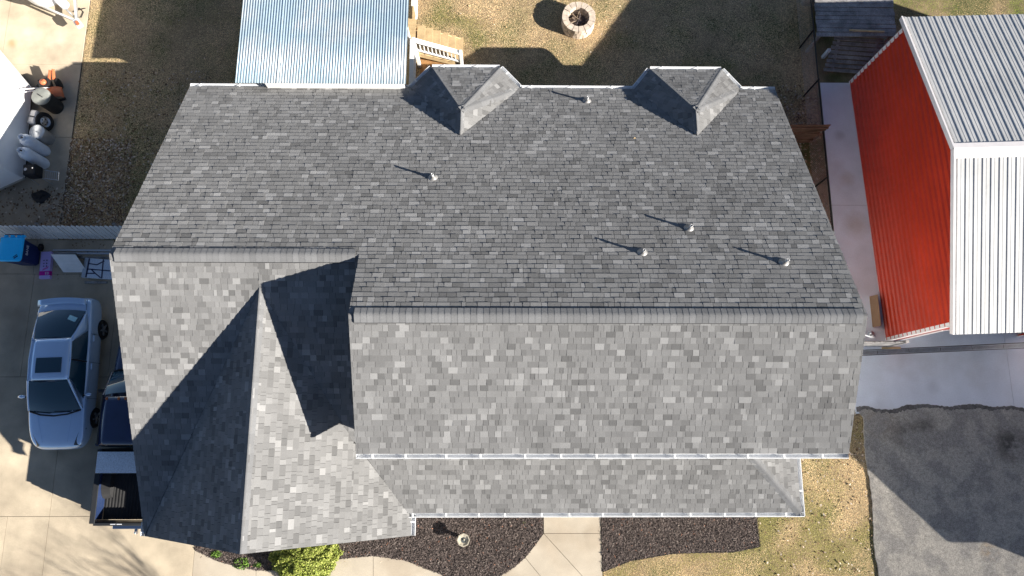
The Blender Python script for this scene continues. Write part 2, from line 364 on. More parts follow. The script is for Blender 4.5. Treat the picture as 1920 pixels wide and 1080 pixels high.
# lawns: thin sheets with real blades
LAWN = {'back_lawn': [(-14.38,6.05),(-9.0,6.05),(-9.0,9.6),(10.7,9.6),(10.7,17.0),(-14.38,18.5)],
        'side_lawn': [(7.72,-2.1),(7.75,-3.47),(6.9,-3.62),(5.05,-3.66),(3.77,-3.87),(3.0,-4.16),(3.0,-9),(11.2,-9),(11.2,.55),(8.0,.55)]}
def blades(name, poly, dens, seed, tan, green, gfrac, win):
    r = np.random.default_rng(seed); P = np.array(poly); lo = np.maximum(P.min(0), win[0]); hi = np.minimum(P.max(0), win[1])
    n = int(dens*(hi[0]-lo[0])*(hi[1]-lo[1])); X = r.uniform(lo[0], hi[0], n); Y = r.uniform(lo[1], hi[1], n)
    k = in_poly(X, Y, poly); X, Y = X[k], Y[k]; m = len(X)
    A = r.uniform(0, 6.28, m); h = r.uniform(.003, .016, m); lean = r.uniform(.025, .06, m); wd = r.uniform(.0035, .0075, m); B = r.uniform(0, 6.28, m)
    V = np.zeros((m, 3, 3)); V[:, 0, 0] = X-wd*np.cos(A); V[:, 0, 1] = Y-wd*np.sin(A); V[:, 1, 0] = X+wd*np.cos(A); V[:, 1, 1] = Y+wd*np.sin(A)
    V[:, :2, 2] = -.046; V[:, 2, 0] = X+lean*np.cos(B); V[:, 2, 1] = Y+lean*np.sin(B); V[:, 2, 2] = -.046+h
    gn = fnoise(X, Y, .9, seed)+.8*fnoise(X, Y, 3.2, seed+1)+r.normal(0, .35, m); isg = gn > gfrac
    C = np.array(tan)[None]*r.uniform(.55, 1.3, m)[:, None]*(1+.20*fnoise(X, Y, 1.7, seed+5))[:, None]; C[:, 0] *= r.uniform(.92, 1.1, m)
    C[isg] = np.array(green)[None]*r.uniform(.6, 1.4, isg.sum())[:, None]
    return cols_mesh(name, V.reshape(-1, 3), 3, C, 'grass')
for nm, gf, seed, win, dens, tan in (('back_lawn', 1.1, 11, ((-14.4,6),(10.8,15.4)), 4200, (.92,.70,.40)), ('side_lawn', .42, 12, ((3,-5.2),(11.3,.6)), 7000, (.80,.61,.34))):
    base = MB().prism(LAWN[nm], -.07, -.044).build(nm, 'soil', local=True); tag(base, kind='structure')
    b = blades('grass_blades', LAWN[nm], dens, seed, tan, (.42,.37,.13), gf, win); b.parent = base
# far green lawn north of the barn
gp = [(10.9,12.2),(24,12.2),(24,20),(10.9,20)]
base = MB().prism(gp, -.07, -.044).build('barn_lawn', 'soil', local=True); tag(base, kind='structure')
b = blades('grass_blades', gp, 2600, 15, (.62,.48,.25), (.28,.36,.06), .05, ((13,12.2),(20,15.6))); b.parent = base

# fallen leaves (uncountable)
def leaves(name, poly_w, seed, pal, zz=.0, size=(.025,.055)):
    r = np.random.default_rng(seed); XX, YY = [], []
    for (x0, x1, y0, y1, n) in poly_w: XX.append(r.uniform(x0, x1, n)); YY.append(r.uniform(y0, y1, n))
    X = np.concatenate(XX); Y = np.concatenate(YY); m = len(X); s = r.uniform(*size, m); A = r.uniform(0, 6.28, m); V = np.zeros((m, 4, 3))
    z0 = np.where((X > -14.4) | (Y < 6), zz, zz+.03)
    for i, (a, b) in enumerate(((-1,0),(0,-.55),(1,0),(0,.55))):
        V[:, i, 0] = X+s*(a*np.cos(A)-b*np.sin(A)); V[:, i, 1] = Y+s*(a*np.sin(A)+b*np.cos(A)); V[:, i, 2] = z0+r.uniform(.004, .03, m)
    C = np.array(pal)[r.integers(0, len(pal), m)]*r.uniform(.6, 1.3, m)[:, None]
    return cols_mesh(name, V.reshape(-1, 3), 4, C, 'leaf_litter')
PAL = [(.30,.20,.12),(.42,.34,.25),(.22,.14,.08),(.55,.48,.40),(.16,.10,.06)]
leaves('fallen_leaves', [(-14.4,-12.3,6.1,9.5,2600),(-12.3,-10,6.1,9,500),(-14.4,-10,9,12,700),(-16.6,-14.4,6.1,7.8,320),(-15,-13.9,6.1,7.6,350)], 21, PAL).__setitem__('label', 'dry fallen leaves drifted along the lawn and pad edge')
leaves('fallen_leaves', [(8.3,10.8,.7,9,2600),(9.2,10.7,9,11.6,500)], 22, PAL, zz=-.03).__setitem__('label', 'brown leaf litter on the dirt between house and chain-link fence')
leaves('fallen_leaves', [(7.7,11.2,-4.5,.5,330),(8.2,11.1,-1,.6,260),(-14,-12.4,5.5,5.95,120),(-14.4,-12.6,4.7,5.4,160),(-9,-2.8,-4,-2.9,60),(-2.5,1,-3.6,-2.4,60)], 23, PAL+[(.62,.5,.38)], zz=-.02, size=(.02,.05)).__setitem__('label', 'scattered tan leaves on the front lawn and mulch')
leaves('fallen_leaves', [(-14,10,10.2,15,900)], 24, [(.50,.36,.2),(.3,.18,.1),(.6,.5,.4)], zz=-.02, size=(.015,.035)).__setitem__('label', 'sparse small leaves over the back lawn')
for o in [o for o in bpy.data.objects if o.name.startswith('fallen_leaves')]: o['category'] = 'leaves'

# ================================================================== HOUSE
xW, xE, xM = -9.45, 8.24, -3.48
yN, zN, m1 = 10.10, 2.476, .5265
yRw, zRw, yRe, zRe = 4.11, 5.631, 2.52, 6.467
m2, yS = .4521, -2.755
zS = zRw-m2*(yRw-yS)
xm, zA, yA, kc, xG = -5.925, 5.29, 3.354, .7925, -2.44
m3, ySe, zSe = .485, -.56, 4.97
yP, zP, kp, xPe, yPw = -2.17, 2.60, .55, 7.95, -.30
house = empty('house', (-.6, 3.5, 0), 0, 'large house with grey shingled roof, front cross gable, porch and two back bays', 'house')
PLANES = []                     # name, (a,b,c), convex plan polygon, exposed
def plane3(p, q, r):
    n = (Vector(q)-Vector(p)).cross(Vector(r)-Vector(p)); return (-n.x/n.z, -n.y/n.z, (n.dot(Vector(p)))/n.z)
bays = []
for P1, P2, P3, P4, A, B in (((-2.82,10.1),(-2.19,10.78),(-.13,10.78),(.49,10.1),(-1.22,8.88,3.56),(-1.23,8.12,3.545)),
                             ((3.94,10.1),(4.46,10.76),(6.64,10.76),(7.19,10.1),(5.46,8.92,3.54),(5.47,8.15,3.53))):
    q = [(p[0], p[1], 2.46) for p in (P1, P2, P3, P4)]; bays.append((q, A, B))
N_ = (0, -m1, zN+m1*yN)
PLANES += [('north', N_, [(xW,yRw),(xE,yRw),(xE,yN),(xW,yN)]), ('north', N_, [(xM,yRe),(xE,yRe),(xE,yRw),(xM,yRw)])]
PLANES += [('front', (0, m3, zRe-m3*yRe), [(xM,ySe),(xE,ySe),(xE,yRe),(xM,yRe)])]
SWp = (0, m2, zRw-m2*yRw)
PLANES += [('front', SWp, [(xW,yRw),(xW,yS),(xm,yA),(xm,yRw)]), ('front', SWp, [(xm,yRw),(xm,yA),(-3.84,-.30),(-3.22,-.30),(-3.22,yRw)])]
PLANES += [('gable', (kc,0,zA-kc*xm), [(xm,yA),(xW,yS),(xm,yS)]),
           ('gable', (-kc,0,zA+kc*xm), [(xm,yA),(xm,yS),(-3.84,yS),(-3.84,-.30)]), ('gable', (-kc,0,zA+kc*xm), [(-3.84,-.30),(-3.84,yS),(xG,yS),(xG,-2.28)])]
PLANES += [('porch', (0,kp,zP-kp*yP), [(-3.81,yPw),(-2.52,yP),(xPe,yP),(xPe-(yPw-yP),yPw)]), ('porch', (-kp,0,zP+kp*xPe), [(xPe,yP),(xPe,yPw),(xPe-(yPw-yP),yPw)])]
for q, A, B in bays:
    for tri in ((q[0],q[1],A),(q[1],q[2],A),(q[2],q[3],A),(q[3],B,A),(q[0],B,A)):
        tri = [Vector(t) for t in tri]
        PLANES.append(('bay', plane3(*tri), [(t[0], t[1]) for t in tri]))
EXPO = .145
tabs = []                       # (projected size, faces)
bay_plans = [ccw([(q[0][0]+.12,10.1),(q[3][0]-.12,10.1),(B[0],B[1]+.12)]) for q, A, B in bays]
camp = Vector((0,0,22))
for kind, (a, b, c), pl in PLANES:
    pl = ccw(pl); g2 = math.hypot(a, b); down = Vector((-a/g2, -b/g2)); up = -down; uax = Vector((-up.y, up.x)); sc = math.sqrt(1+g2*g2)
    nrm = Vector((-a, -b, 1)).normalized(); dq = EXPO/sc
    qs = [Vector(p).dot(up) for p in pl]; us = [Vector(p).dot(uax) for p in pl]; q0 = min(qs); u0, u1 = min(us), max(us)
    MBd = MB(); top = [(p[0], p[1], a*p[0]+b*p[1]+c) for p in pl]; bot = [(p[0], p[1], p[2]-.06) for p in top]
    MBd.poly(top); MBd.poly(bot[::-1])
    for k in range(len(pl)): MBd.poly([bot[k], bot[(k+1) % len(pl)], top[(k+1) % len(pl)], top[k]])
    MBd.build('roof_deck', 'deck_dark', house)
    nrow = int((max(qs)-q0)/dq)+1
    for i in range(nrow):
        u = u0-random.uniform(0, .3); qa = q0+i*dq; dark_run = 0
        while u < u1:
            wdt = random.choice((.08,.11,.13,.15,.16,.18,.2,.22,.25)) if kind != 'north' else random.choice((.10,.14,.17,.19,.21,.23,.26,.3))
            gp = (.010 if kind == 'north' else .0065) if random.random() < .8 else 0.0
            corners = [(u+gp, qa), (u+wdt, qa), (u+wdt, qa+dq*1.08), (u+gp, qa+dq*1.08)]
            u += wdt
            P = [tuple(uax*x[0]+up*x[1]) for x in corners]
            P = clip(P, pl)
            if len(P) < 3 or area(P) < .0012: continue
            cx = sum(p[0] for p in P)/len(P); cy = sum(p[1] for p in P)/len(P)
            if kind == 'north' and any(inside((cx, cy), bp) for bp in bay_plans): continue
            P = ccw(P); lift = (.015 if kind == 'north' else .011)+random.choice((0, 0, .004, .008)); top = []
            for p in P:
                t = (Vector(p).dot(up)-qa)/dq; h = .004+lift*max(0, 1-t)
                top.append(Vector((p[0], p[1], a*p[0]+b*p[1]+c))+nrm*h)
            bot = [Vector((p[0], p[1], a*p[0]+b*p[1]+c))-nrm*.004 for p in P]
            tn = random.choices((.158,.184,.210,.226,.243,.272,.322), (1.0,2.2,4,4.5,4,1.8,1.1))[0]*random.uniform(.95,1.05)
            cc = (tn*1.006, tn, tn*.992)
            ctr = sum(top, Vector())/len(top); view = camp-ctr
            size = area(P)*sc*view.normalized().dot(nrm)/view.length_squared
            if not (-10.5 < ctr.x < 10): size = 0
            tabs.append((size, top, bot, cc))
order = sorted(range(len(tabs)), key=lambda k: -tabs[k][0]); single = set(order[:300])
rest = MB()
def tab_into(mb, t):
    _, top, bot, cc = t; mb.poly(top, cc); n = len(top)
    for k in range(n): mb.poly([bot[k], bot[(k+1) % n], top[(k+1) % n], top[k]], cc)
for k, t in enumerate(tabs):
    if k in single: mb = MB(); tab_into(mb, t); mb.build('shingle', 'shingle', house)
    else: tab_into(rest, t)
o = rest.build('shingles', 'shingle', house); o['kind'] = 'stuff'

# ridge vents and cap shingles
def caps(p, q, nl, nr, half=.170, lift=.0, vent=False, step=.145, inset=.0):
    """cap shingles along p->q; nl, nr: downhill directions (3D unit) on either side"""
    p, q = Vector(p), Vector(q); d = (q-p); L = d.length; d.normalize(); p = p+d*inset; L -= 2*inset
    up = (-(nl+nr)).normalized() if (nl+nr).length > .05 else Vector((0,0,1))
    nL = d.cross(nl).normalized(); nL = nL if nL.z > 0 else -nL; nR = d.cross(nr).normalized(); nR = nR if nR.z > 0 else -nR
    if vent:
        mb = MB(); hw = half-.02; c0 = p+up*.012; c1 = p+d*L+up*.012
        prof = lambda c: [c+nl*hw, c+nl*hw+nL*lift, c+up*lift, c+nr*hw+nR*lift, c+nr*hw]
        a, b = prof(c0), prof(c1); mb.grid([a, b])
        for side, nn in ((nl, nL), (nr, nR)):  # black vent flange strips also stand in for the shadow gap beside the caps
            e = half+.022; mb.poly([c0+side*(hw-.01)+nn*.022, c1+side*(hw-.01)+nn*.022, c1+side*e+nn*.020, c0+side*e+nn*.020]); mb.poly(a[::-1]); mb.poly(b); mb.build('ridge_vent', 'black_plastic', house)
    n = int(L/step); st = L/n
    for i in range(n):
        s0, s1 = i*st-.0, (i+1)*st+.02; rows = []
        for s, hh in ((s0, .0205), (s1, .0165)):
            c = p+d*s; rw = []
            for t in (-1, -.6, -.3, 0, .3, .6, 1):
                side, nn = (nl, nL) if t < 0 else (nr, nR); tt = abs(t)
                off = side*half*tt + nn*(lift+hh-.004*tt)-up*0 if tt > 0 else up*(lift+hh+.010)
                rw.append(c+off)
            rows.append(rw)
        tn = .21*random.uniform(.9, 1.1); cc = (tn, tn*1.01, tn*1.03); mb = MB().grid(rows, col=cc); low = [r-(nL if j < 3 else nR)*.010 for j, r in enumerate(rows[0])]
        mb.grid([low, rows[0]], col=cc)
        for e, nn in ((0, nL), (6, nR)): mb.poly([rows[0][e], rows[1][e], rows[1][e]-nn*.02, rows[0][e]-nn*.02], cc)
        mb.build('ridge_cap', 'shingle', house, smooth=True)
def dn_(a, b):                                                    # downhill unit vector of plane z = ax+by+c
    g2 = math.hypot(a, b); return Vector((-a/g2, -b/g2, -g2)).normalized()
dN, dS3, dS2 = dn_(0,-m1), dn_(0,m3), dn_(0,m2)
caps((xW,yRw,zRw), (xM+.02,yRw,zRw), dN, dS2, lift=.03, vent=True, inset=.13)
caps((xM,yRe,zRe), (xE,yRe,zRe), dN, dS3, lift=.03, vent=True, inset=.13)
caps((xm,yS,zA), (xm,yA+.1,zA), dn_(kc,0), dn_(-kc,0), half=.14)
def perp(d, v): v = v-d*v.dot(d); return v.normalized()
def hipcaps(p, q, pa, pb, half=.13):
    p, q = Vector(p), Vector(q); d = (q-p).normalized(); caps(p, q, perp(d, dn_(*pa)), perp(d, dn_(*pb)), half=half)
hipcaps((xPe,yP,zP), (xPe-(yPw-yP),yPw,zP+kp*(yPw-yP)), (0,kp), (-kp,0))
for q, A, B in bays:
    pl = [plane3(Vector(t[0]),Vector(t[1]),Vector(t[2]))[:2] for t in ((q[0],q[1],A),(q[1],q[2],A),(q[2],q[3],A),(q[3],B,A),(q[0],B,A))]
    hipcaps(q[1], A, pl[0], pl[1], .12); hipcaps(q[2], A, pl[2], pl[1], .12)
    i3 = Vector(q[3]).lerp(Vector(A), .1); i0 = Vector(q[0]).lerp(Vector(A), .1)
    hipcaps(i3, A, pl[3], pl[2], .12); hipcaps(i0, A, pl[0], pl[4], .12)
    caps(A, Vector(B)+Vector((0,.15,0)), perp(Vector((0,-1,0)), dn_(*pl[4])), perp(Vector((0,-1,0)), dn_(*pl[3])), half=.11)

# rake boards and fascia
def rake(p, q, side):
    mb = MB().beam(Vector(p)-Vector(side)*.004-Vector((0,0,.10)), Vector(q)-Vector(side)*.004-Vector((0,0,.10)), .016, .14); mb.build('rake_board', 'drip', house)
rake((xW,yN,zN),(xW,yRw,zRw),(-1,0,0)); rake((xW,yRw,zRw),(xW,yS,zS),(-1,0,0))
rake((xE,yN,zN),(xE,yRe,zRe),(1,0,0)); rake((xE,yRe,zRe),(xE,ySe,zSe),(1,0,0))
rake((xM,yRw,zRw),(xM,yRe,zRe),(-1,0,0)); rake((xM,yRe,zRe),(xM,ySe,zSe),(-1,0,0))
rake((xW,yS,zS),(xm,yS,zA),(0,-1,0)); rake((xm,yS,zA),(xG,yS,zS),(0,-1,0))

# gutters with hangers
def gutter(p, q, out, step=.95, inner=False):
    p, q, out = Vector(p), Vector(q), Vector(out); z = Vector((0,0,1)); p = p-z*.0; mb = MB()
    prof = [(.004,-.008),(.004,-.115),(.085,-.115),(.118,-.045),(.118,-.004),(.102,-.004),(.102,-.04),(.078,-.105),(.012,-.105),(.012,-.008)]
    a = [p+out*x+z*h for x, h in prof]; b = [q+out*x+z*h for x, h in prof]
    mb.grid([a, b], True); mb.poly(a[:5]+[a[5]]); mb.poly(b[:5]+[b[5]])
    gobj = mb.build('gutter', 'gutter_white', house)
    d = (q-p).normalized(); L = (q-p).length; n = max(1, int(L/step)); s = L/n*.35
    for k in range(n):
        c = p+d*(s+k*L/n+random.uniform(-.08,.08))
        MB().beam(c-out*.015+z*.006, c+out*.115+z*.004, .042, .012).build('gutter_hanger', 'white_paint', gobj)
    return gobj
b1, b2 = bays
gutter((xW,yN,zN),(b1[0][0][0],yN,zN),(0,1,0)); gutter((b1[0][3][0],yN,zN),(b2[0][0][0],yN,zN),(0,1,0)); gutter((b2[0][3][0],yN,zN),(xE,yN,zN),(0,1,0))
for q, A, B in bays:
    for k in range(3):
        a, b = Vector(q[k]), Vector(q[k+1]); d = (b-a).normalized(); gutter(a, b, (-d.y, d.x, 0), .85)
gutter((xM,ySe,zSe),(xE,ySe,zSe),(0,-1,0), .9); gutter((-2.62,yP,zP),(xPe+.1,yP,zP),(0,-1,0), .82)
gutter((xPe,yP-.1,zP),(xPe,yPw,zP),(1,0,0), 1.2); gutter((xG,yP-.05,zS+.02),(xG,yS,zS+.02),(1,0,0), .7)
gutter((xW,yS,zS),(xW,yS+.35,zS),(-1,0,0), .5)
# pipe vents on the back slope
for x, y in ((2.46,9.56),(-1.88,6.55),(4.63,4.93),(3.36,4.20),(6.73,3.93)):
    z = N_[1]*y+N_[2]
    pv = MB().lathe([(.034,0),(.034,.31),(.024,.31),(.024,.05)], (x,y,z-.02), 12, cap=False).build('vent_pipe', 'pipe_metal', house, smooth=True)
    mb = MB(); rows = []
    nn = Vector((0,m1,1)).normalized(); t1 = Vector((1,0,0)); t2 = nn.cross(t1)
    for r_, h_ in ((.13,.022),(.10,.05),(.06,.09),(.04,.14)):
        rows.append([Vector((x,y,z))+nn*(h_ if h_ < .06 else 0)+Vector((0,0,h_ if h_ >= .06 else 0))+(t1*math.cos(t)+t2*math.sin(t))*r_ for t in [6.2832*k/14 for k in range(14)]])
    mb.grid(rows, True).build('vent_flashing', 'lead', pv, smooth=True)
lf = MB().poly([(3.64,8.03,0),(3.68,8.01,.010),(3.72,8.035,.004),(3.68,8.06,.012)]).build('dry_leaf', 'plank_tan', None, local=True); lf.location = (0,0,N_[1]*8.03+N_[2]+.03); tag(lf, 'single dry tan leaf lying on the back roof slope', 'leaf')
# walls
def wall(poly, z0, z1, name='wall', m='siding'): return MB().prism(poly, z0, z1).build(name, m, house)
wall([(xW+.25,yS+.3),(xG-.25,yS+.3),(xG-.25,-.25),(xm+1.5,-.25),(xm+1.5,3.8),(xW+.25,3.8)], -.05, 2.64)
wall([(xW+.25,3.8),(xE-.25,3.8),(xE-.25,yN-.4),(xW+.25,yN-.4)], -.05, 2.6)
wall([(xM+.22,-.2),(xE-.25,-.2),(xE-.25,3.8),(xM+.22,3.8)], -.05, 5.02)
def gable_wall(pts, thick, axis):                                  # upright polygon with thickness
    t = Vector((thick,0,0)) if axis == 'x' else Vector((0,thick,0)); a = [Vector(p) for p in pts]; b = [p+t for p in a]; mb = MB(); mb.poly(a); mb.poly(b[::-1])
    for k in range(len(a)): mb.poly([a[k], b[k], b[(k+1) % len(a)], a[(k+1) % len(a)]])
    return mb.build('gable_wall', 'siding', house)
gable_wall([(xM+.212,-.2,5.05),(xM+.212,yRe,zRe-.13),(xM+.212,4.6,zRe-.13-m1*2.08),(xM+.212,4.6,3.6),(xM+.212,-.2,3.2)], .12, 'x')
gable_wall([(xE-.242,-.2,5.05),(xE-.242,yRe,zRe-.13),(xE-.242,yN-.45,2.62),(xE-.242,yN-.45,2.4),(xE-.242,-.2,2.4)], -.12, 'x')
gable_wall([(xW+.242,yS+.35,2.61),(xW+.242,yRw,zRw-.13),(xW+.242,yN-.45,2.63),(xW+.242,yN-.45,2.3)], .12, 'x')
gable_wall([(xW+.3,yS+.288,2.3),(xm,yS+.288,zA-.14),(xG-.3,yS+.288,2.3)], .12, 'y')
for (x0, x1, y, z0, z1, o_) in ((-7.6,-6.1,yS+.3,.9,2.1,-1),(-5.4,-3.9,yS+.3,.9,2.1,-1),(3.6,4.9,-.2,.7,2.1,-1),(5.4,6.7,-.2,.7,2.1,-1),(-1.9,-.6,-.2,.7,2.1,-1)):
    wn = MB().box(x0-.07,x1+.07,y-.03,y+.01,z0-.07,z1+.07).build('window', 'white_paint', house)
    MB().box(x0,x1,y-.042,y-.031,z0,z1).build('pane', 'glass_dark', wn)
dr = MB().box(1.6,2.55,-.25,-.19,.05,2.1).build('door', 'barn_red', house); MB().lathe([(.03,0),(.03,.06)], (2.45,-.31,1.0), 10).build('handle', 'chrome', dr)
for q, A, B in bays:
    c = [(p[0]+(A[0]-p[0])*.12, p[1]-.3) for p in q]; wall(c, -.05, 2.38, 'bay_wall')
    wn = MB().box(A[0]-.6,A[0]+.6,c[1][1]-.01,c[1][1]+.03,.9,2.0).build('window', 'white_paint', house); MB().box(A[0]-.53,A[0]+.53,c[1][1]+.031,c[1][1]+.04,.97,1.93).build('pane', 'glass_dark', wn)
MB().box(-2.5,xPe-.2,-2.05,-.2,-.05,.05).build('porch_floor', 'concrete_walk', house)
for x in (-1.9,1.0,3.1,5.5,7.7): MB().box(x-.07,x+.07,-2.04,-1.90,.05,2.46).build('porch_post', 'white_paint', house, bevel=.008)
MB().box(-2.45,xPe-.15,-2.06,-1.9,2.40,2.56).build('porch_beam', 'white_paint', house)

# ================================================================== COVERED DECK
dk = empty('covered_deck', (-5.5, 12.2, 0), 0, 'raised back deck under a pale blue corrugated metal patio roof with steps', 'deck')
zr0, zr1 = 2.85, 2.72                                             # roof height at the house and at the outer edge
x0, x1, y0, y1 = -7.95, -2.93, 10.04, 15.4
npan = 8; pw = (x1-x0)/npan
for k in range(npan):
    n = 50; xa = x0+k*pw; rows = []
    for yy in (y0, 11.6, 13.2, y1):
        z = zr0+(zr1-zr0)*(yy-y0)/(y1-y0)
        rows.append([(xa+pw*1.02*i/n, yy, z+.011*math.cos(2*math.pi*(xa+pw*1.02*i/n-x0)/.0815)+(.004 if i > n-5 else 0)) for i in range(n+1)])
    MB().grid(rows).build('roof_panel', 'corrugated', dk, smooth=True, solid=.001)
for yy in (10.6,12.2,13.8,15.4): MB().box(x0+.06,x1-.06,yy-.02,yy+.02,2.52,2.66).build('rafter', 'white_paint', dk)
for xx in (-7.85,-5.4,-3.08):
    for yy in (12.4,15.4): MB().box(xx-.045,xx+.045,yy-.045,yy+.045,-.05,2.55).build('post', 'white_paint', dk)
MB().box(-7.1,x1-.05,10.06,10.095,2.50,2.82).build('sun_block_board', 'white_paint', dk)  # board added to block the sun passing between eave and patio roof
for k in range(38): MB().box(x0+.05,x1-.02,9.75+k*.15,9.75+k*.15+.142,.86,.895).build('deck_board', 'plank_tan' if k % 3 else 'plank_tan', dk)
for xx in (x0+.1,-5.4,x1-.1): MB().box(xx-.02,xx+.02,9.75,15.4,.70,.86).build('joist', 'plank_tan', dk)
nst = 6
for k in range(nst):
    xx = -2.90+k*.245; z = .84-k*.145
    MB().box(xx,xx+.265,12.24,13.22,z-.035,z).build('stair_tread', 'plank_tan', dk, bevel=.004)
for yy in (12.26,13.18):
    MB().beam((-2.95,yy,.70),(-1.45,yy,-.02), .04, .2).build('stringer', 'plank_tan', dk)
yy = 12.22
MB().beam((-2.86,yy,1.58),(-1.44,yy,.84), .15, .035).build('handrail', 'white_paint', dk)
MB().beam((-2.86,yy,1.02),(-1.44,yy,.28), .06, .05).build('lower_rail', 'white_paint', dk)
for k in range(11):
    xx = -2.74+k*.123; z = 1.57-(xx+2.86)*.522; MB().box(xx-.016,xx+.016,yy-.016,yy+.016,z-.56,z-.01).build('baluster', 'white_paint', dk)
for xx, zt in ((-2.90,1.68),(-1.44,.95)): MB().box(xx-.05,xx+.05,yy-.05,yy+.05,-.05,zt).build('newel_post', 'white_paint', dk)
for ya, yb in ((10.3,12.16),(13.35,15.4)):                        # rails along the east edge of the deck
    MB().box(-2.99,-2.85,ya,yb,1.72,1.76).build('handrail', 'white_paint', dk); MB().box(-2.95,-2.89,ya,yb,.98,1.03).build('lower_rail', 'white_paint', dk)
    for k in range(int((yb-ya)/.14)): MB().box(-2.935,-2.905,ya+.07+k*.14,ya+.10+k*.14,1.03,1.72).build('baluster', 'white_paint', dk)
o = MB().prism([(-2.88,10.6),(-1.6,11.3),(-1.5,12.5),(-2.88,12.6)], -.05, -.036).build('clay_patch', 'clay', local=True); tag(o, kind='structure')

# ================================================================== METAL BARN
bn = empty('metal_barn', (12.19, 2.775, 0), math.atan2(.31, 8.93), 'red metal barn with ribbed white roof beside the pale concrete strip', 'barn')
BL, BW, hb, hr = 8.93, 9.0, 3.37, 4.58; mid = BL/2+.09
def ribbed(mb, o, u, v, nrm, Lu, Lv, pitch, h, col=None, wf=.16, minor=0.):
    """sheet of size Lu x Lv; ribs run along u, repeat along v"""
    o, u, v, nrm = Vector(o), Vector(u), Vector(v), Vector(nrm); prof = [(0, 0)]; k = 0
    while True:
        c = pitch*(k+.5)
        if c+pitch*.5 > Lv+1e-6: break
        b = pitch*wf; prof += [(c-b, 0), (c-b*.45, h), (c+b*.45, h), (c+b, 0)]
        if minor: prof += [(c+pitch*.36, 0), (c+pitch*.40, minor), (c+pitch*.46, minor), (c+pitch*.49, 0)]
        k += 1
    if prof[-1][0] < Lv: prof.append((Lv, 0))
    mb.grid([[o+v*s+nrm*z for s, z in prof], [o+u*Lu+v*s+nrm*z for s, z in prof]])
# west wall: horizontal ribs, sheets cut to the gable above the eave
npn = 4
for k in range(5):
    za, zb = k*.9144, min((k+1)*.9144, hr)
    mb = MB()
    z = za
    while z < zb-.01:
        zt = min(z+.2286, zb)
        def span(zz):
            if zz <= hb: return 0, BL
            t = (zz-hb)/(hr-hb); return mid*t, BL-(BL-mid)*t
        for (s0, s1, d0, d1) in ((0,.070,0,0),(.070,.085,0,.04),(.085,.115,.04,.04),(.115,.150,.04,0),(.150,.2286,0,0)):
            a0, a1 = z+s0, z+s1
            if a1 > zb+.002: continue
            ya0, yb0 = span(a0); ya1, yb1 = span(a1)
            mb.poly([(-d0, ya0, a0), (-d1, ya1, a1), (-d1, yb1, a1), (-d0, yb0, a0)])
        z = zt
    if mb.f: mb.build('siding_panel', 'barn_red', bn, local=True)
MB().box(.02,.1,.05,BL-.05,0,hb).build('wall_frame', 'galv', bn, local=True)
MB().box(.1,BW,BL-.06,BL-.02,0,hb).build('north_wall', 'barn_red', bn, local=True)
MB().box(BW-.05,BW,.05,BL-.06,0,hb).build('east_wall', 'barn_red', bn, local=True)
MB().poly([(BW,0,hb),(BW,BL,hb),(BW,mid,hr)]).poly([(BW-.05,0,hb),(BW-.05,mid,hr),(BW-.05,BL,hb)]).build('east_gable', 'barn_red', bn, local=True)
for yy, nm in ((BL,'corner_trim'),(0,'corner_trim')):
    s = 1 if yy else -1
    MB().box(-.035,.10,yy-.09 if s > 0 else yy-.02,yy+.02 if s > 0 else yy+.09,0,hb+.03).build(nm, 'barn_trim', bn, local=True)
# roof panels
ang = math.atan2(hr-hb, mid)
for side in (0, 1):
    ov = .26 if side == 0 else .34
    nP = 10
    for k in range(nP):
        xa = -.06+k*.9144; mb = MB()
        if side == 0: e = Vector((xa, -ov, hb+.06-ov*math.tan(ang))); r_ = Vector((xa, mid, hr+.06))
        else: a2 = math.atan2(hr-hb, BL-mid); e = Vector((xa, BL+ov, hb+.06-ov*math.tan(a2))); r_ = Vector((xa, mid, hr+.06))
        u = (r_-e); L = u.length; u.normalize(); v = Vector((1,0,0)); nr = u.cross(v); nr = nr if nr.z > 0 else -nr
        ribbed(mb, e, u, v, nr, L, .9144+.004, .2286, .019, wf=.12, minor=.005)
        mb.build('roof_panel', 'barn_white', bn, local=True, solid=.001)
cap = MB(); cap.grid([[(-.08, mid-.26, hr+.095-.26*math.tan(ang)), (-.08, mid, hr+.11), (-.08, mid+.16, hr+.085-.10*math.tan(ang))], [(BW+.1, mid-.26, hr+.095-.26*math.tan(ang)), (BW+.1, mid, hr+.11), (BW+.1, mid+.16, hr+.085-.10*math.tan(ang))]])
cap.build('ridge_cap', 'barn_trim', bn, local=True, solid=.002)
for a, b in (((-.05,-.24,hb-.02),(-.05,mid,hr+.03)), ((-.05,mid,hr+.03),(-.05,BL+.32,hb-.04))): MB().beam(a, b, .05, .14).build('rake_trim', 'barn_trim', bn, local=True)
# south front: corner leg with a slanting haunch each side of the opening
def front_leg(xa, s):
    P = [(xa,0,0),(xa+s*.34,0,0),(xa+s*.34,0,2.35),(xa+s*1.25,0,3.08),(xa+s*1.25,0,hb),(xa,0,hb)]
    mb = MB(); mb.poly(P); mb.poly([(p[0],.05,p[2]) for p in P][::-1])
    for k in range(6): p, q = P[k], P[(k+1) % 6]; mb.poly([p,q,(q[0],.05,q[2]),(p[0],.05,p[2])])
    mb.build('front_wall', 'barn_red', bn, local=True)
    for a, b in ((P[1],P[2]),(P[2],P[3])): MB().beam((a[0],-.012,a[2]),(b[0],-.012,b[2]), .025, .09, up=(s,0,0)).build('opening_trim', 'barn_trim', bn, local=True)
front_leg(.03, 1); front_leg(4.6, -1)
MB().box(4.6,BW,0,.05,0,hb).build('front_wall', 'barn_trim', bn, local=True)
MB().box(1.28,3.35,0,.05,3.08,hb).build('header', 'barn_red', bn, local=True)

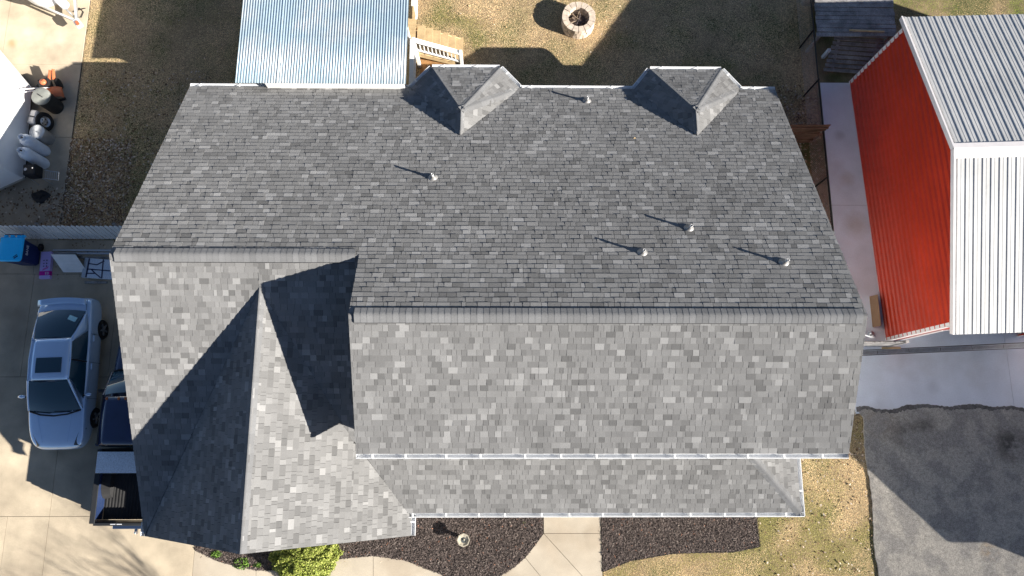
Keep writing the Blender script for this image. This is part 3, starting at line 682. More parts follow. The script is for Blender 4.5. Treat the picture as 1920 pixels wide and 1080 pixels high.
o = MB(); L_ = Matrix.Rotation(math.radians(-14), 4, 'Y')
pl = MB().box(11.82,11.835,3.2,4.2,.0,.36).build('plywood_sheet', 'plywood', None); tag(pl, 'tan plywood sheet propped against the red barn wall', 'plywood'); pl.rotation_euler = (0, math.radians(13), 0); pl.location.x -= .03
# grey plank gate between house and barn corner
gt = empty('plank_gate', (11.2, 2.60, 0), 0, 'weathered grey gate of slats reaching from house to red barn corner', 'gate')
for k in range(17):
    xx = 9.55+k*.155; MB().box(xx,xx+.145,2.58,2.605,.04,1.08+.02*math.sin(k*1.7)).build('slat', 'plank_grey', gt)
for z in (.25,.85): MB().box(9.55,12.17,2.607,2.647,z,z+.09).build('rail', 'plank_grey', gt)
for xx in (9.5,12.2): MB().box(xx-.045,xx+.045,2.56,2.65,-.05,1.15).build('gate_post', 'plank_grey', gt)
sc_ = MB(); sc_.box(12.02,12.6,2.50,2.57,.0,.05); tag(sc_.build('timber_offcut', 'plank_tan', None), 'tan timber offcut lying at the barn corner behind the gate', 'timber')
ly = MB(); ly.lathe([(.03,0),(.075,.02),(.08,.10),(.0,.12)], (11.70,2.98,0), 12); tag(ly.build('paint_can', 'galv', None, smooth=True), 'small silver can on the concrete strip by the plywood', 'can')
# trench drain
td = empty('trench_drain', (14, 2.43, 0), 0, 'long slotted grey drain grate set across the pale concrete', 'drain')
n = 9; A_, B_ = Vector((10.86,2.36,0)), Vector((20,2.78,0)); d = (B_-A_)/n; ax = d.normalized(); nx = Vector((-ax.y, ax.x, 0))
MB().beam(A_-Vector((0,0,.035)), B_-Vector((0,0,.035)), .19, .03).build('channel', 'joint', td)
for k in range(n):
    a = A_+d*k; b = A_+d*(k+1)-ax*.012; mb = MB()
    for s in (-.062,.062): mb.beam(a+nx*s+Vector((0,0,-.008)), b+nx*s+Vector((0,0,-.008)), .018, .02)
    for j in range(26): c = a+(b-a)*(j+.5)/26; mb.beam(c-nx*.055+Vector((0,0,-.010)), c+nx*.055+Vector((0,0,-.010)), .019, .016)
    mb.build('grate', 'galv', td)

# ================================================================== FENCES
cf = empty('chain_link_fence', (10.27, 9, 0), 0, 'black chain-link fence along the west edge of the concrete strip', 'fence')
ys = [4.2,7.85,11.2,13.0,15.2]
for yy in ys: MB().lathe([(.03,-.05),(.03,1.12),(.0,1.16)], (10.27,yy,0), 10).build('post', 'black_metal', cf, smooth=True)
MB().tube([(10.27,4.2,1.08),(10.27,15.2,1.08)], .024, 8).build('top_rail', 'black_metal', cf, smooth=True)
mb = MB(); s = .085
for k in range(int(11/s)+13):
    for sg in (1, -1):
        ya = 4.2+k*s-(1.05 if sg > 0 else 0); a = Vector((10.27, ya if sg > 0 else ya, .02)); b = Vector((10.27, ya+1.05*sg, 1.07))
        def cl(p, q):
            for P, Q in ((p, q), (q, p)):
                for lim, cmp in ((4.2, -1), (15.2, 1)):
                    if (P.y-lim)*cmp > 0 and abs(Q.y-P.y) > 1e-6:
                        t = (lim-P.y)/(Q.y-P.y); P.z += (Q.z-P.z)*t; P.y = lim
            return p, q
        if max(a.y, b.y) < 4.2 or min(a.y, b.y) > 15.2: continue
        a, b = cl(a.copy(), b.copy()); mb.tube([a, b], .0026, 3, cap=False)
o = mb.build('wire_mesh', 'galv', cf); o['kind'] = 'stuff'
wf = empty('board_fence', (9.4, 9.48, 0), 0, 'dark brown board fence panel between house corner and chain-link fence', 'fence')
for k in range(14): xx = 8.42+k*.14; MB().box(xx,xx+.132,9.47,9.49,.0,1.40+.015*math.sin(k*2.1)).build('board', 'plank_brown', wf)
for z in (.25,.75,1.2): MB().box(8.42,10.36,9.42,9.467,z,z+.08).build('rail', 'plank_brown', wf)
MB().beam((8.5,9.43,.3),(10.32,9.43,1.18), .03, .07, up=(0,1,0)).build('brace', 'plank_brown', wf)
pf = empty('picket_fence', (-14, 6.03, 0), 0, 'white picket fence across the back of the driveway by the blue bin', 'fence')
for k in range(62):
    xx = -18.3+k*.147; h = .98+.012*math.sin(k*3.3); mb = MB()
    P = [(xx,.03),(xx+.108,.03),(xx+.108,h-.05),(xx+.078,h),(xx+.03,h),(xx,h-.05)]; ln = .16
    yy = 6.02+.004*math.sin(k*1.9)
    mb.poly([(p[0],yy+ln*p[1],p[1]) for p in P]); mb.poly([(p[0],yy+ln*p[1]+.02,p[1]) for p in P][::-1])
    for j in range(6): a, b = P[j], P[(j+1) % 6]; mb.poly([(a[0],yy+ln*a[1],a[1]),(a[0],yy+ln*a[1]+.02,a[1]),(b[0],yy+ln*b[1]+.02,b[1]),(b[0],yy+ln*b[1],b[1])][::-1])
    mb.build('picket', 'white_paint', pf)
for z in (.22,.75): MB().box(-18.3,-9.2,6.05+.16*z+.012,6.05+.16*z+.05,z,z+.08).build('rail', 'plank_grey', pf)
for xx in (-17.0,-14.6,-12.2,-9.8): MB().beam((xx,6.16,-.05),(xx,6.16+.16*.9,.85), .09, .06).build('post', 'plank_grey', pf)

# ================================================================== OLD PLANK SHEDS (north-east)
sh = empty('plank_shed', (12.3, 13.6, 0), 0, 'low shed roofed with weathered grey planks behind the barn', 'shed')
for k in range(14):
    yy = 12.78+k*.148; jx = random.uniform(-.03,.03); M = Matrix.Translation((11.55,yy,0)) @ Matrix.Rotation(random.uniform(-.012,.012), 4, 'Z')
    MB().box(-1.19+jx,1.45+jx,0,.138,1.05+.035*k*.2,1.08+.035*k*.2+random.uniform(0,.012), M).build('plank', 'plank_grey', sh)
for xx in (10.5,12.85): MB().box(xx-.04,xx+.04,12.82,12.9,-.05,1.05).build('post', 'plank_grey', sh); MB().box(xx-.04,xx+.04,14.7,14.78,-.05,1.12).build('post', 'plank_grey', sh)
MB().box(10.46,12.9,14.6,14.64,0,1.0).build('back_boarding', 'plank_grey', sh)
s2 = empty('plank_door', (12.0, 12.6, 0), math.radians(-4), 'old plank door lying against the front of the plank shed', 'door')
for k in range(9): MB().box(-1.0+.02*k-.035*k*0+.025*(8-k)*.0,.95,-.62+k*.125,-.62+k*.125+.118,.10+k*.075,.13+k*.075).build('plank', 'plank_grey', s2, local=True)
for xx in (-.7,.6): MB().beam((xx,-.58,.09),(xx,.48,.73), .09, .03).build('batten', 'plank_grey', s2, local=True)
o = MB().beam((11.45,12.98,1.12),(12.6,12.93,1.12), .05, .035).build('loose_plank', 'plank_tan', None); tag(o, 'thin loose plank lying across the grey plank shed roof', 'plank')
o = MB().box(10.98,11.08,12.58,12.68,.0,.5).build('blue_box', 'propane', None); tag(o, 'small pale grey-blue box beside the old plank door', 'box')

# ================================================================== FIRE PIT
fp = empty('fire_pit', (2.55, 13.85, 0), 0, 'round fire pit of pale stone blocks on the sunny back lawn', 'fire pit')
for ring, (z0_, z1_, no) in enumerate(((-.05,.13,0),(.135,.27,.5),(.275,.42,.2))):
    nb = 15
    for k in range(nb):
        a0 = 2*math.pi*(k+no)/nb+.02; a1 = 2*math.pi*(k+1+no)/nb-.02; ro = .57+random.uniform(-.012,.012); ri = .365+random.uniform(-.01,.01)
        P = [(2.55+r*math.cos(a), 13.85+r*math.sin(a)) for r, a in ((ri,a0),(ro,a0),(ro*1.01,(a0+a1)/2),(ro,a1),(ri,a1))]
        MB().prism(P, z0_, z1_+random.uniform(-.006,.006)).build('block', 'stone_tan', fp, bevel=.012)
mb = MB(); rows = []
for r in (.0,.12,.24,.36): rows.append([(2.55+r*math.cos(t), 13.85+r*math.sin(t), .12-.12*(r/.36)**2+random.uniform(-.02,.03)) for t in [6.283*j/18 for j in range(18)]])
mb.grid(rows, True).build('ash_bed', 'ash', fp)
for k in range(26):
    a = random.uniform(0,6.28); r0 = random.uniform(0,.25); b = a+random.uniform(1.8,4.2); L = random.uniform(.2,.34)
    MB().tube([(2.55+r0*math.cos(a),13.85+r0*math.sin(a),.16+random.uniform(0,.1)),(2.55+L*math.cos(b),13.85+L*math.sin(b),.2+random.uniform(0,.14))], random.uniform(.005,.014), 5).build('stick', 'stick' if k % 3 else 'ash', fp)

# ================================================================== BIRD BATH, SHRUB, WEEDS
bb = empty('bird_bath', (-1.165, -3.19, 0), 0, 'small stone bird bath standing in the mulch bed', 'bird bath')
MB().lathe([(.12,-.03),(.12,.02),(.06,.07),(.05,.26),(.08,.31)], (-1.165,-3.19,0), 16).build('pedestal', 'bath_stone', bb, smooth=True)
mb = MB(); mb.lathe([(.0,.30),(.10,.305),(.185,.36),(.195,.385),(.165,.385),(.14,.365),(.07,.34),(.0,.335)], (-1.165,-3.19,0), 8, cap=False); mb.build('bowl', 'bath_stone', bb)
MB().lathe([(.0,.345),(.085,.346)], (-1.165,-3.19,0), 20, cap=False).build('water', 'water', bb)
MB().lathe([(.03,.335),(.022,.37),(.0,.40)], (-1.15,-3.18,0), 8).build('finial', 'bath_stone', bb)
def leafball(name, c, rad, n, pal, seed, leaf=(.016,.034), squash=(1,1,1)):
    r = np.random.default_rng(seed); d = r.normal(size=(n,3)); d[:,2] = np.abs(d[:,2])*.9+.02*0; d /= np.linalg.norm(d, axis=1)[:,None]
    ph = np.arctan2(d[:,1], d[:,0]); lump = 1+.07*np.sin(5*ph+1)*np.sin(4*d[:,2]*3)+.06*np.sin(9*ph+3*d[:,2]*4)+.05*np.sin(23*ph)*np.sin(17*d[:,2])
    depth = r.uniform(.84, 1.03, n); P = d*(lump*depth)[:,None]*rad*np.array(squash); s = r.uniform(*leaf, n)
    a = r.normal(size=(n,3)); a = a-0*d; a /= np.linalg.norm(a, axis=1)[:,None]; b = np.cross(a, d+r.normal(0,.5,(n,3))); b /= np.linalg.norm(b, axis=1)[:,None]
    V = np.zeros((n,4,3)); a *= s[:,None]; b *= (s*.6)[:,None]; P = P+np.array(c)
    V[:,0] = P-a; V[:,1] = P-b; V[:,2] = P+a; V[:,3] = P+b
    C = np.array(pal)[r.integers(0, len(pal), n)]*r.uniform(.7,1.25,n)[:,None]
    return V.reshape(-1,3), C
shb = empty('globe_shrub', (-5.82, -3.62, 0), 0, 'round lime green shrub at the foot of the front gable', 'shrub')
V, C = leafball('f', (0,0,.10), .92, 46000, [(.27,.32,.06),(.33,.37,.08),(.19,.24,.04),(.38,.39,.11)], 5, squash=(1.02,.86,.78))
f = cols_mesh('foliage', V, 4, C, 'lime_leaf', kind=None); f.parent = shb
rows = []
for k in range(9):
    t = k/8*math.pi/2; rows.append([(.86*math.cos(t)*math.cos(u)*1.0, .74*math.cos(t)*math.sin(u), .08+.66*math.sin(t)) for u in [6.283*j/20 for j in range(20)]])
MB().grid(rows, True).build('inner_twigs', 'shrub_core', shb, local=True, smooth=True)
MB().lathe([(.05,-.05),(.04,.3)], (0,0,0), 8).build('stem', 'bark', shb, local=True)
for k, (x, y, r, lab) in enumerate(((-8.5,-3.62,.13,'low green weed clump nearest the driveway in the mulch bed'),(-7.75,-3.88,.20,'widest leafy green weed in the mulch bed beside the front walk'),(-7.25,-3.93,.10,'small green weed in the mulch bed closest to the lime shrub'),(.62,-2.75,.05,'tiny green sprout in the mulch near the porch gutter'))):
    e = empty('weed', (x, y, -.01), 0, lab, 'weed', 'weeds in the mulch bed')
    V, C = leafball('f', (0,0,0), r, 260, [(.10,.20,.03),(.17,.28,.05),(.07,.14,.02)], 30+k, leaf=(.015,.04), squash=(1.3,.9,.5)); f = cols_mesh('foliage', V, 4, C, 'lime_leaf', kind=None); f.parent = e

# ================================================================== SEDAN
def loft(st, prof):
    rows = []
    for s in st:
        h = prof(*s[1:]); full = [(-x, s[0], z) for x, z in h[::-1] if x > 1e-6][::-1]
        full = [(x, s[0], z) for x, z in h]+[(-x, s[0], z) for x, z in h[::-1][1:-1]]
        rows.append(full)
    return rows
def wheel(root, x, y, r, wd, side, alloy='wheel_alloy'):
    ty = MB().lathe([(r*.62,-wd/2),(r*.93,-wd/2),(r,-wd*.32),(r,wd*.32),(r*.93,wd/2),(r*.62,wd/2)], (x,y,r), 28, 'x', cap=False).build('tyre', 'rubber', None, local=True, smooth=True)
    e = MB().lathe([(.0,-.01),(r*.62,-.02),(r*.64,.0),(r*.60,.02),(r*.52,.0),(0,.0)] if side > 0 else [(.0,.01),(r*.62,.02),(r*.64,.0),(r*.60,-.02),(r*.52,.0),(0,.0)], (x+side*wd*.42,y,r), 24, 'x', cap=False).build('wheel', 'black_plastic', root, local=True)
    ty.parent = e
    mb = MB()
    for k in range(5):
        t = k*2*math.pi/5; c = Vector((x+side*(wd*.42+.012), y, r)); mb.beam(c, c+Vector((0,math.cos(t),math.sin(t)))*r*.6, .03, r*.2, up=(1,0,0))
    mb.lathe([(r*.16,-.012),(r*.16,.022)], (x+side*(wd*.42+.005),y,r), 12, 'x'); mb.lathe([(r*.56,.0),(r*.62,.012),(r*.66,.0)], (x+side*(wd*.42+.005),y,r), 24, 'x', cap=False)
    mb.build('rim', alloy, e, local=True)
car = empty('sedan', (-13.255, 1.68, 0), math.pi+math.radians(2.0), 'pale silver blue four-door sedan with sunroof parked beside the house', 'car')
prof = lambda w_, zb, zs, zc: [(0,zb),(.84*w_,zb),(.97*w_,zb+.10),(w_,zb+(zs-zb)*.45),(.985*w_,zs-.13),(.955*w_,zs-.03),(.88*w_,zs+(zc-zs)*.25),(.5*w_,zs+(zc-zs)*.8),(0,zc)]
st = [(-2.29,.60,.40,.60,.64),(-2.25,.76,.30,.80,.88),(-2.08,.83,.24,.93,1.01),(-1.75,.86,.22,.95,1.0),(-1.2,.875,.20,.94,.97),(-.4,.88,.18,.92,.95),(.5,.88,.18,.90,.93),(1.05,.875,.20,.885,.95),(1.5,.865,.21,.83,.91),(1.9,.83,.23,.75,.83),(2.14,.74,.26,.66,.73),(2.25,.58,.33,.56,.62),(2.28,.40,.40,.50,.54)]
rows = loft(st, prof); body = MB().grid(rows, True); body.poly(rows[0][::-1]); body.poly(rows[-1]); body.build('body', 'car_silver', car, local=True, smooth=True, subsurf=2, merge=True)
# greenhouse: roof, pillars, glass
rf0, rf1, rr0, rr1 = (-.56,.24,1.385), (.56,.24,1.385), (.55,-.92,1.37), (-.55,-.92,1.37)
MB().patch((-.57,-.95,1.365),(.57,-.95,1.365),(.575,.27,1.375),(-.575,.27,1.375),(0,0,.055),8,8).build('roof', 'car_silver', car, local=True, smooth=True, solid=.02)
MB().patch((-.74,1.13,.915),(.74,1.13,.915),(.56,.26,1.37),(-.56,.26,1.37),(0,.13,.045),10,6).build('windshield', 'car_glass', car, local=True, smooth=True)
MB().patch((-.70,-1.80,1.0),(.70,-1.80,1.0),(.54,-.93,1.365),(-.54,-.93,1.365),(0,-.10,.05),10,6).build('rear_window', 'car_glass', car, local=True, smooth=True)
for s in (1,-1):
    MB().patch((s*.80,.82,.925),(s*.80,-.25,.94),(s*.585,-.30,1.355),(s*.585,.20,1.355),(s*.02,0,0),6,4).build('side_window', 'car_glass', car, local=True, smooth=True)
    MB().patch((s*.80,-.31,.94),(s*.79,-1.25,.965),(s*.575,-.84,1.345),(s*.583,-.35,1.352),(s*.02,0,0),6,4).build('side_window', 'car_glass', car, local=True, smooth=True)
    MB().tube([(s*.775,1.10,.90),(s*.69,.72,1.13),(s*.585,.26,1.375)], .035, 8).build('pillar', 'car_silver', car, local=True, smooth=True)
    MB().tube([(s*.80,-.28,.92),(s*.70,-.30,1.2),(s*.59,-.32,1.36)], .022, 6).build('pillar', 'black_plastic', car, local=True, smooth=True)
    MB().patch((s*.80,-1.22,.955),(s*.71,-1.82,.98),(s*.545,-.95,1.365),(s*.58,-.84,1.355),(s*.03,0,.02),5,5).build('pillar', 'car_silver', car, local=True, smooth=True, solid=.012)
    MB().tube([(s*.583,.24,1.375),(s*.60,-.35,1.385),(s*.57,-.90,1.37)], .022, 6).build('roof_rail', 'car_silver', car, local=True, smooth=True)
    mm = MB(); mm.lathe([(0,-.10),(.05,-.09),(.075,0),(.05,.09),(0,.10)], (0,0,0), 12, 'x'); mir = mm.build('mirror', 'car_silver', car, local=True, smooth=True); mir.location = (s*.97,.70,.985); mir.scale = (1,.75,.8)
    MB().beam((s*.80,.72,.94),(s*.92,.71,.97), .05, .03).build('mirror_arm', 'black_plastic', car, local=True)
    for yy in (1.36,-1.33): wheel(car, s*.775, yy, .31, .2, s)
    for yy in (.80,-.27,-1.12): MB().beam((s*.893,yy,.36),(s*.868,yy,.90), .008, .012, up=(s,0,0)).build('door_seam', 'black_plastic', car, local=True)
    for yy in (-.15,-1.0): MB().box(s*.872-.015,s*.872+.015,yy-.09,yy+.09,.745,.775).build('door_handle', 'car_silver', car, local=True, bevel=.006)
    MB().patch((s*.84,1.66,.70),(s*.66,2.17,.60),(s*.50,2.15,.70),(s*.70,1.72,.80),(0,0,.03),6,4).build('headlight', 'lamp_lens', car, local=True, smooth=True)
    MB().beam((s*.52,1.14,.945),(s*.36,2.05,.80), .012, .006).build('hood_crease', 'car_silver', car, local=True)
    MB().beam((s*.70,-1.84,.995),(s*.71,-2.15,1.0), .008, .012).build('trunk_seam', 'black_plastic', car, local=True)
    MB().beam((s*.22,-2.2-.0,.98),(s*.22,-2.16,1.08), .05, .03).build('spoiler_foot', 'car_silver', car, local=True)
mb = MB(); mb.patch((-.72,-1.98,1.04),(.72,-1.98,1.04),(.70,-2.17,1.075),(-.70,-2.17,1.075),(0,-.10,.012),10,4); mb.build('spoiler', 'car_silver', car, local=True, smooth=True, solid=.03)
MB().tube([(-.74,1.14,.92),(-.4,1.25,.955),(0,1.29,.965),(.4,1.25,.955),(.74,1.14,.92)], .022, 6).build('cowl', 'black_plastic', car, local=True)
for a, b in (((-.55,1.20,.955),(-.02,1.16,.985)),((.1,1.22,.965),(.62,1.15,.955))): MB().beam(a, b, .015, .012).build('wiper', 'black_plastic', car, local=True)
MB().patch((-.37,-.38,1.425),(.37,-.38,1.425),(.37,.06,1.424),(-.37,.06,1.424),(0,0,.022),6,4).build('sunroof', 'car_glass', car, local=True, smooth=True)
MB().patch((-.56,-1.58,1.15),(-.32,-1.68,1.150),(-.29,-1.54,1.206),(-.52,-1.44,1.20),(0,0,.012),2,2).build('window_sticker', 'sticker', car, local=True)
MB().box(-.05,.05,2.255,2.268,.535,.565).build('badge', 'chrome', car, local=True)
MB().beam((-.72,1.13,.925),(.72,1.13,.925), .01, .01).build('hood_seam', 'black_plastic', car, local=True)

# ================================================================== PICKUP TRUCK
tr = empty('pickup_truck', (-10.70, .12, 0), 0, 'dark navy pickup truck with silver tool box parked under the roof edge', 'truck')
# local: x right, y forward (north), rear at -2.75
prof = lambda w_, zb, zs, zc: [(0,zb),(.86*w_,zb),(.97*w_,zb+.08),(w_,zb+(zs-zb)*.5),(.985*w_,zs-.12),(.95*w_,zs-.02),(.80*w_,zs+(zc-zs)*.5),(.4*w_,zc-.005),(0,zc)]
st = [(-.62,.88,.40,1.18,1.20),(-.55,.895,.38,1.19,1.21),(.5,.90,.38,1.16,1.18),(1.25,.90,.38,1.12,1.17),(1.9,.895,.38,1.06,1.14),(2.5,.88,.40,1.0,1.09),(2.80,.84,.45,.90,1.0),(2.88,.72,.5,.8,.85)]
rows = loft(st, prof); MB().grid(rows, True).poly(rows[0][::-1]).poly(rows[-1]).build('body', 'truck_navy', tr, local=True, smooth=True, subsurf=1, merge=True)
MB().patch((-.66,-.55,1.80),(.66,-.55,1.80),(.665,.80,1.80),(-.665,.80,1.80),(0,0,.05),8,8).build('roof', 'truck_navy', tr, local=True, smooth=True, solid=.03)
MB().patch((-.78,1.55,1.17),(.78,1.55,1.17),(.64,.84,1.79),(-.64,.84,1.79),(0,.12,.05),10,6).build('windshield', 'car_glass', tr, local=True, smooth=True)
MB().patch((-.74,-.62,1.2),(.74,-.62,1.2),(.64,-.56,1.79),(-.64,-.56,1.79),(0,-.03,0),6,4).build('rear_window', 'car_glass', tr, local=True, smooth=True)
for s in (1,-1):
    MB().patch((s*.84,1.1,1.19),(s*.84,-.45,1.21),(s*.67,-.45,1.77),(s*.67,.62,1.77),(s*.02,0,0),6,4).build('side_window', 'car_glass', tr, local=True, smooth=True)
    MB().tube([(s*.83,1.52,1.16),(s*.74,1.15,1.5),(s*.655,.82,1.80)], .035, 6).build('pillar', 'truck_navy', tr, local=True, smooth=True)
    MB().tube([(s*.84,-.55,1.18),(s*.68,-.53,1.80)], .05, 6).build('pillar', 'truck_navy', tr, local=True, smooth=True)
    MB().tube([(s*.67,.82,1.80),(s*.68,-.54,1.80)], .03, 6).build('drip_rail', 'truck_dark', tr, local=True, smooth=True)
    mir = MB().box(-.09,.09,-.05,.05,-.08,.08).build('mirror', 'black_plastic', tr, local=True, bevel=.02); mir.location = (s*1.0,.98,1.27)
    MB().beam((s*.84,1.0,1.22),(s*.95,.98,1.25), .03, .03).build('mirror_arm', 'black_plastic', tr, local=True)
    for yy in (1.85,-1.62): wheel(tr, s*.80, yy, .37, .24, s)
    mb = MB(); x0_, x1_ = (s*.86, s*.93)
    mb.box(min(s*.84,s*.92),max(s*.84,s*.92),-2.72,-.66,.45,1.26); mb.build('bed_side', 'truck_navy', tr, local=True, bevel=.02)
    MB().box(min(s*.79,s*.935),max(s*.79,s*.935),-2.72,-.68,1.262,1.30).build('bed_rail', 'truck_dark', tr, local=True, bevel=.008)
    rows = []
    for j in range(9):
        t = j/8*math.pi; rows.append([(s*(.835), -1.62+.47*math.cos(t), .82+.26*math.sin(t)), (s*.60, -1.62+.43*math.cos(t), .82+.24*math.sin(t))])
    mb = MB().grid(rows); mb.poly([r[1] for r in rows]); mb.build('wheel_well', 'bed_liner', tr, local=True, smooth=False)
    MB().box(min(s*.70,s*.86),max(s*.70,s*.86),2.60,2.86,.70,.92).build('headlight', 'lamp_lens', tr, local=True, bevel=.02)
    MB().box(min(s*.80,s*.92),max(s*.80,s*.92),-2.76,-2.70,.75,1.1).build('tail_light', 'amber', tr, local=True)
rows = []
for j in range(111): rows.append([(-.835+1.67*j/110, -2.66, .80+(.012 if (j//3) % 2 else 0)), (-.835+1.67*j/110, -.70, .80+(.012 if (j//3) % 2 else 0))])
MB().grid(rows).build('bed_floor', 'bed_liner', tr, local=True)
MB().box(-.84,.84,-.72,-.66,.6,1.24).build('bed_front', 'bed_liner', tr, local=True)
MB().box(-.84,.84,-2.78,-2.70,.55,1.27).build('tailgate', 'truck_dark', tr, local=True, bevel=.015)
for xx in (-.28,-.10): MB().box(xx-.07,xx+.07,-2.745,-2.725,1.271,1.281).build('tailgate_mark', 'print_white', tr, local=True)
MB().box(-.62,.62,-2.95,-2.80,.50,.64).build('bumper', 'chrome', tr, local=True, bevel=.02)
MB().box(-.05,.03,-3.10,-2.90,.42,.48).build('hitch_bar', 'chrome', tr, local=True); MB().lathe([(.02,0),(.045,.03),(.03,.07),(0,.08)], (-.01,-3.06,.48), 10).build('hitch_ball', 'chrome', tr, local=True, smooth=True)
tb = MB().box(-.86,.86,-1.32,-.78,1.02,1.34).build('tool_box', 'diamond_plate', tr, local=True, bevel=.012)
MB().box(-.88,.88,-1.335,-.74,1.342,1.375).build('tool_box_lid', 'diamond_plate', tb, local=True, bevel=.008)
for xx in (-.55,-.2,.0,.2,.55): MB().lathe([(.0,.03),(.035,.02),(.045,0)][::-1], (xx,.74,1.845-.06*abs(xx)), 10).build('clearance_lamp', 'amber', tr, local=True, smooth=True)
MB().tube([(-.78,1.57,1.165),(0,1.70,1.19),(.78,1.57,1.165)], .03, 6).build('cowl', 'black_plastic', tr, local=True)
for xx in (-.35,.35): MB().beam((xx-.3,1.63,1.20),(xx+.25,1.55,1.24), .02, .012).build('wiper', 'black_plastic', tr, local=True)
MB().box(-.6,.6,2.86,2.91,.6,.8).build('grille', 'black_plastic', tr, local=True); MB().box(-.85,.85,2.86,2.98,.42,.56).build('front_bumper', 'chrome', tr, local=True, bevel=.02)

# ================================================================== BLUE BIN AND THE JUNK BY THE FENCE
bi = empty('recycling_bin', (-15.12, 5.42, 0), 0, 'blue wheeled recycling bin with bright lid at the picket fence', 'bin')
rows = []
for z, wx, wy in ((.04,.24,.27),(.12,.26,.30),(.95,.335,.36),(1.0,.35,.37)):
    P = [(-wx,-wy+.05),(-wx+.05,-wy),(wx-.05,-wy),(wx,-wy+.05),(wx,wy-.05),(wx-.05,wy),(-wx+.05,wy),(-wx,wy-.05)]; rows.append([(p[0],p[1],z) for p in P])
MB().grid(rows, True).poly(rows[0][::-1]).build('body', 'bin_body', bi, local=True, smooth=False)
rows = []
for z, g_ in ((1.005,0),(1.03,0),(1.065,.03),(1.075,.10)):
    wx, wy = .36-g_, .385-g_; c_ = .09
    P = [(-wx,-wy+c_),(-wx+c_*.3,-wy+c_*.3),(-wx+c_,-wy),(wx-c_,-wy),(wx-c_*.3,-wy+c_*.3),(wx,-wy+c_),(wx,wy-.02),(wx-.02,wy),(-wx+.02,wy),(-wx,wy-.02)]; rows.append([(p[0],p[1],z) for p in P])
lid = MB().grid(rows, True).poly(rows[0][::-1]).poly(rows[-1]).build('lid', 'bin_lid', bi, local=True)
for xx in (-.2,.0,.2,.34): MB().box(xx-.05,xx+.05,.385,.44,.99,1.06).build('hinge', 'bin_lid', lid, local=True)
for a in (-.1,): MB().beam((.16,-.30,1.079),(.27,-.22,1.079), .03, .006).build('lid_mark', 'bin_body', lid, local=True); MB().beam((.13,-.26,1.079),(.24,-.18,1.079), .02, .006).build('lid_mark', 'bin_body', lid, local=True)
MB().tube([(-.3,.40,.93),(-.28,.48,.96),(.28,.48,.96),(.3,.40,.93)], .018, 8).build('handle', 'bin_body', bi, local=True)
for s in (1,-1): wheel(bi, s*.29, .30, .12, .06, s, 'black_plastic')
Mt = Matrix.Translation((.333,.03,.78)) @ Matrix.Rotation(math.radians(-5), 4, 'Y') @ Matrix((( 0,0,1,0),(-1,0,0,0),(0,-1,0,0),(0,0,0,1))) @ Matrix.Rotation(math.pi, 4, 'Z')
text('BANE', .13, 'print_white', Mt, bi)
lv = empty('insulation_pack', (-14.62, 5.16, 0), math.radians(3), 'lavender boxed pack with a magenta band lying flat on the driveway', 'package')
MB().box(-.16,.17,-.46,.42,.0,.13).build('box', 'lavender', lv, local=True, bevel=.006)
MB().box(-.162,.172,-.36,-.22,.02,.1335).build('band', 'magenta', lv, local=True); text('03', .12, 'print_white', Matrix.Translation((.08,-.29,.135)) @ Matrix.Rotation(math.pi, 4, 'Z'), lv)
for yy in (.13,.03,-.06): MB().lathe([(.022,.1305),(.022,.1325)], (.05,yy,0), 10).build('printed_dot', 'print_dark', lv, local=True); MB().box(-.06,-.02,yy-.015,yy+.015,.1305,.1325).build('printed_line', 'print_dark', lv, local=True)
for k in range(6): MB().beam((-.06+.03*k,-.20+.012*k,.132),(-.04+.03*k,-.14+.015*k,.132), .014, .003).build('printed_script', 'magenta', lv, local=True)
bs = MB().box(-14.42,-13.62,5.02,5.04,0,.62).build('ribbed_panel', 'white_paint', None); bpy.data.objects.remove(bs)
rp = empty('ribbed_panel', (-13.75, 5.22, 0), 0, 'white ribbed sheet leaning beside the lavender pack', 'sheet')
rows = []
for j in range(29): t = j/28; rows.append([(-.55+.75*0+.24*t,.20-.50*t,.40-.36*t+.006*(j % 4 < 2)), (.22+.24*t,.20-.50*t,.40-.36*t+.006*(j % 4 < 2))])
MB().grid(rows).build('sheet', 'white_paint', rp, local=True, solid=.004); MB().box(-.5,.2,.22,.26,0,.38).build('support_board', 'plank_grey', rp, local=True)
tbx = empty('aluminium_box', (-13.05, 5.02, 0), math.radians(-4), 'diamond plate aluminium frame with dark straps lying by the fence', 'box')
MB().box(-.36,.75,-.30,.34,.0,.10).build('plate', 'diamond_plate', tbx, local=True, bevel=.01)
for a, b in (((-.22,-.29),(-.22,.33)),((.28,-.29),(.22,.33)),((-.2,.16),(.05,.14)),((.05,.14),(.26,.28)),((-.2,-.02),(.7,-.03)),((-.2,-.16),(.05,-.14)),((.05,-.14),(.24,-.27)),((-.1,-.02),(.04,-.14))):
    MB().beam((a[0],a[1],.108),(b[0],b[1],.108), .03, .014).build('strap', 'print_dark', tbx, local=True)
MB().box(-.36,-.24,-.30,.34,.101,.125).build('edge_rail', 'galv', tbx, local=True)
for k, (x0_, x1_, y_, lab) in enumerate(((-14.5,-12.2,5.66,'long bright metal rail lying closest to the picket fence'),(-14.35,-12.2,5.56,'dull metal rail lying second from the picket fence'),(-14.1,-12.2,5.42,'grey plank beside the white ribbed sheet'))):
    mb = MB(); mb.box(x0_,x1_,y_-.045,y_+.02,0,.03); mb.box(x0_,x1_,y_-.045,y_-.03,.031,.075); o = mb.build('metal_rail' if k < 2 else 'grey_plank', 'galv' if k < 2 else 'plank_grey', None); tag(o, lab, 'rail' if k < 2 else 'plank')
o = MB().box(-13.35,-12.65,4.56,4.63,0,.05).build('short_board', 'plank_grey', None); tag(o, 'short grey board on the driveway south of the aluminium frame', 'board')

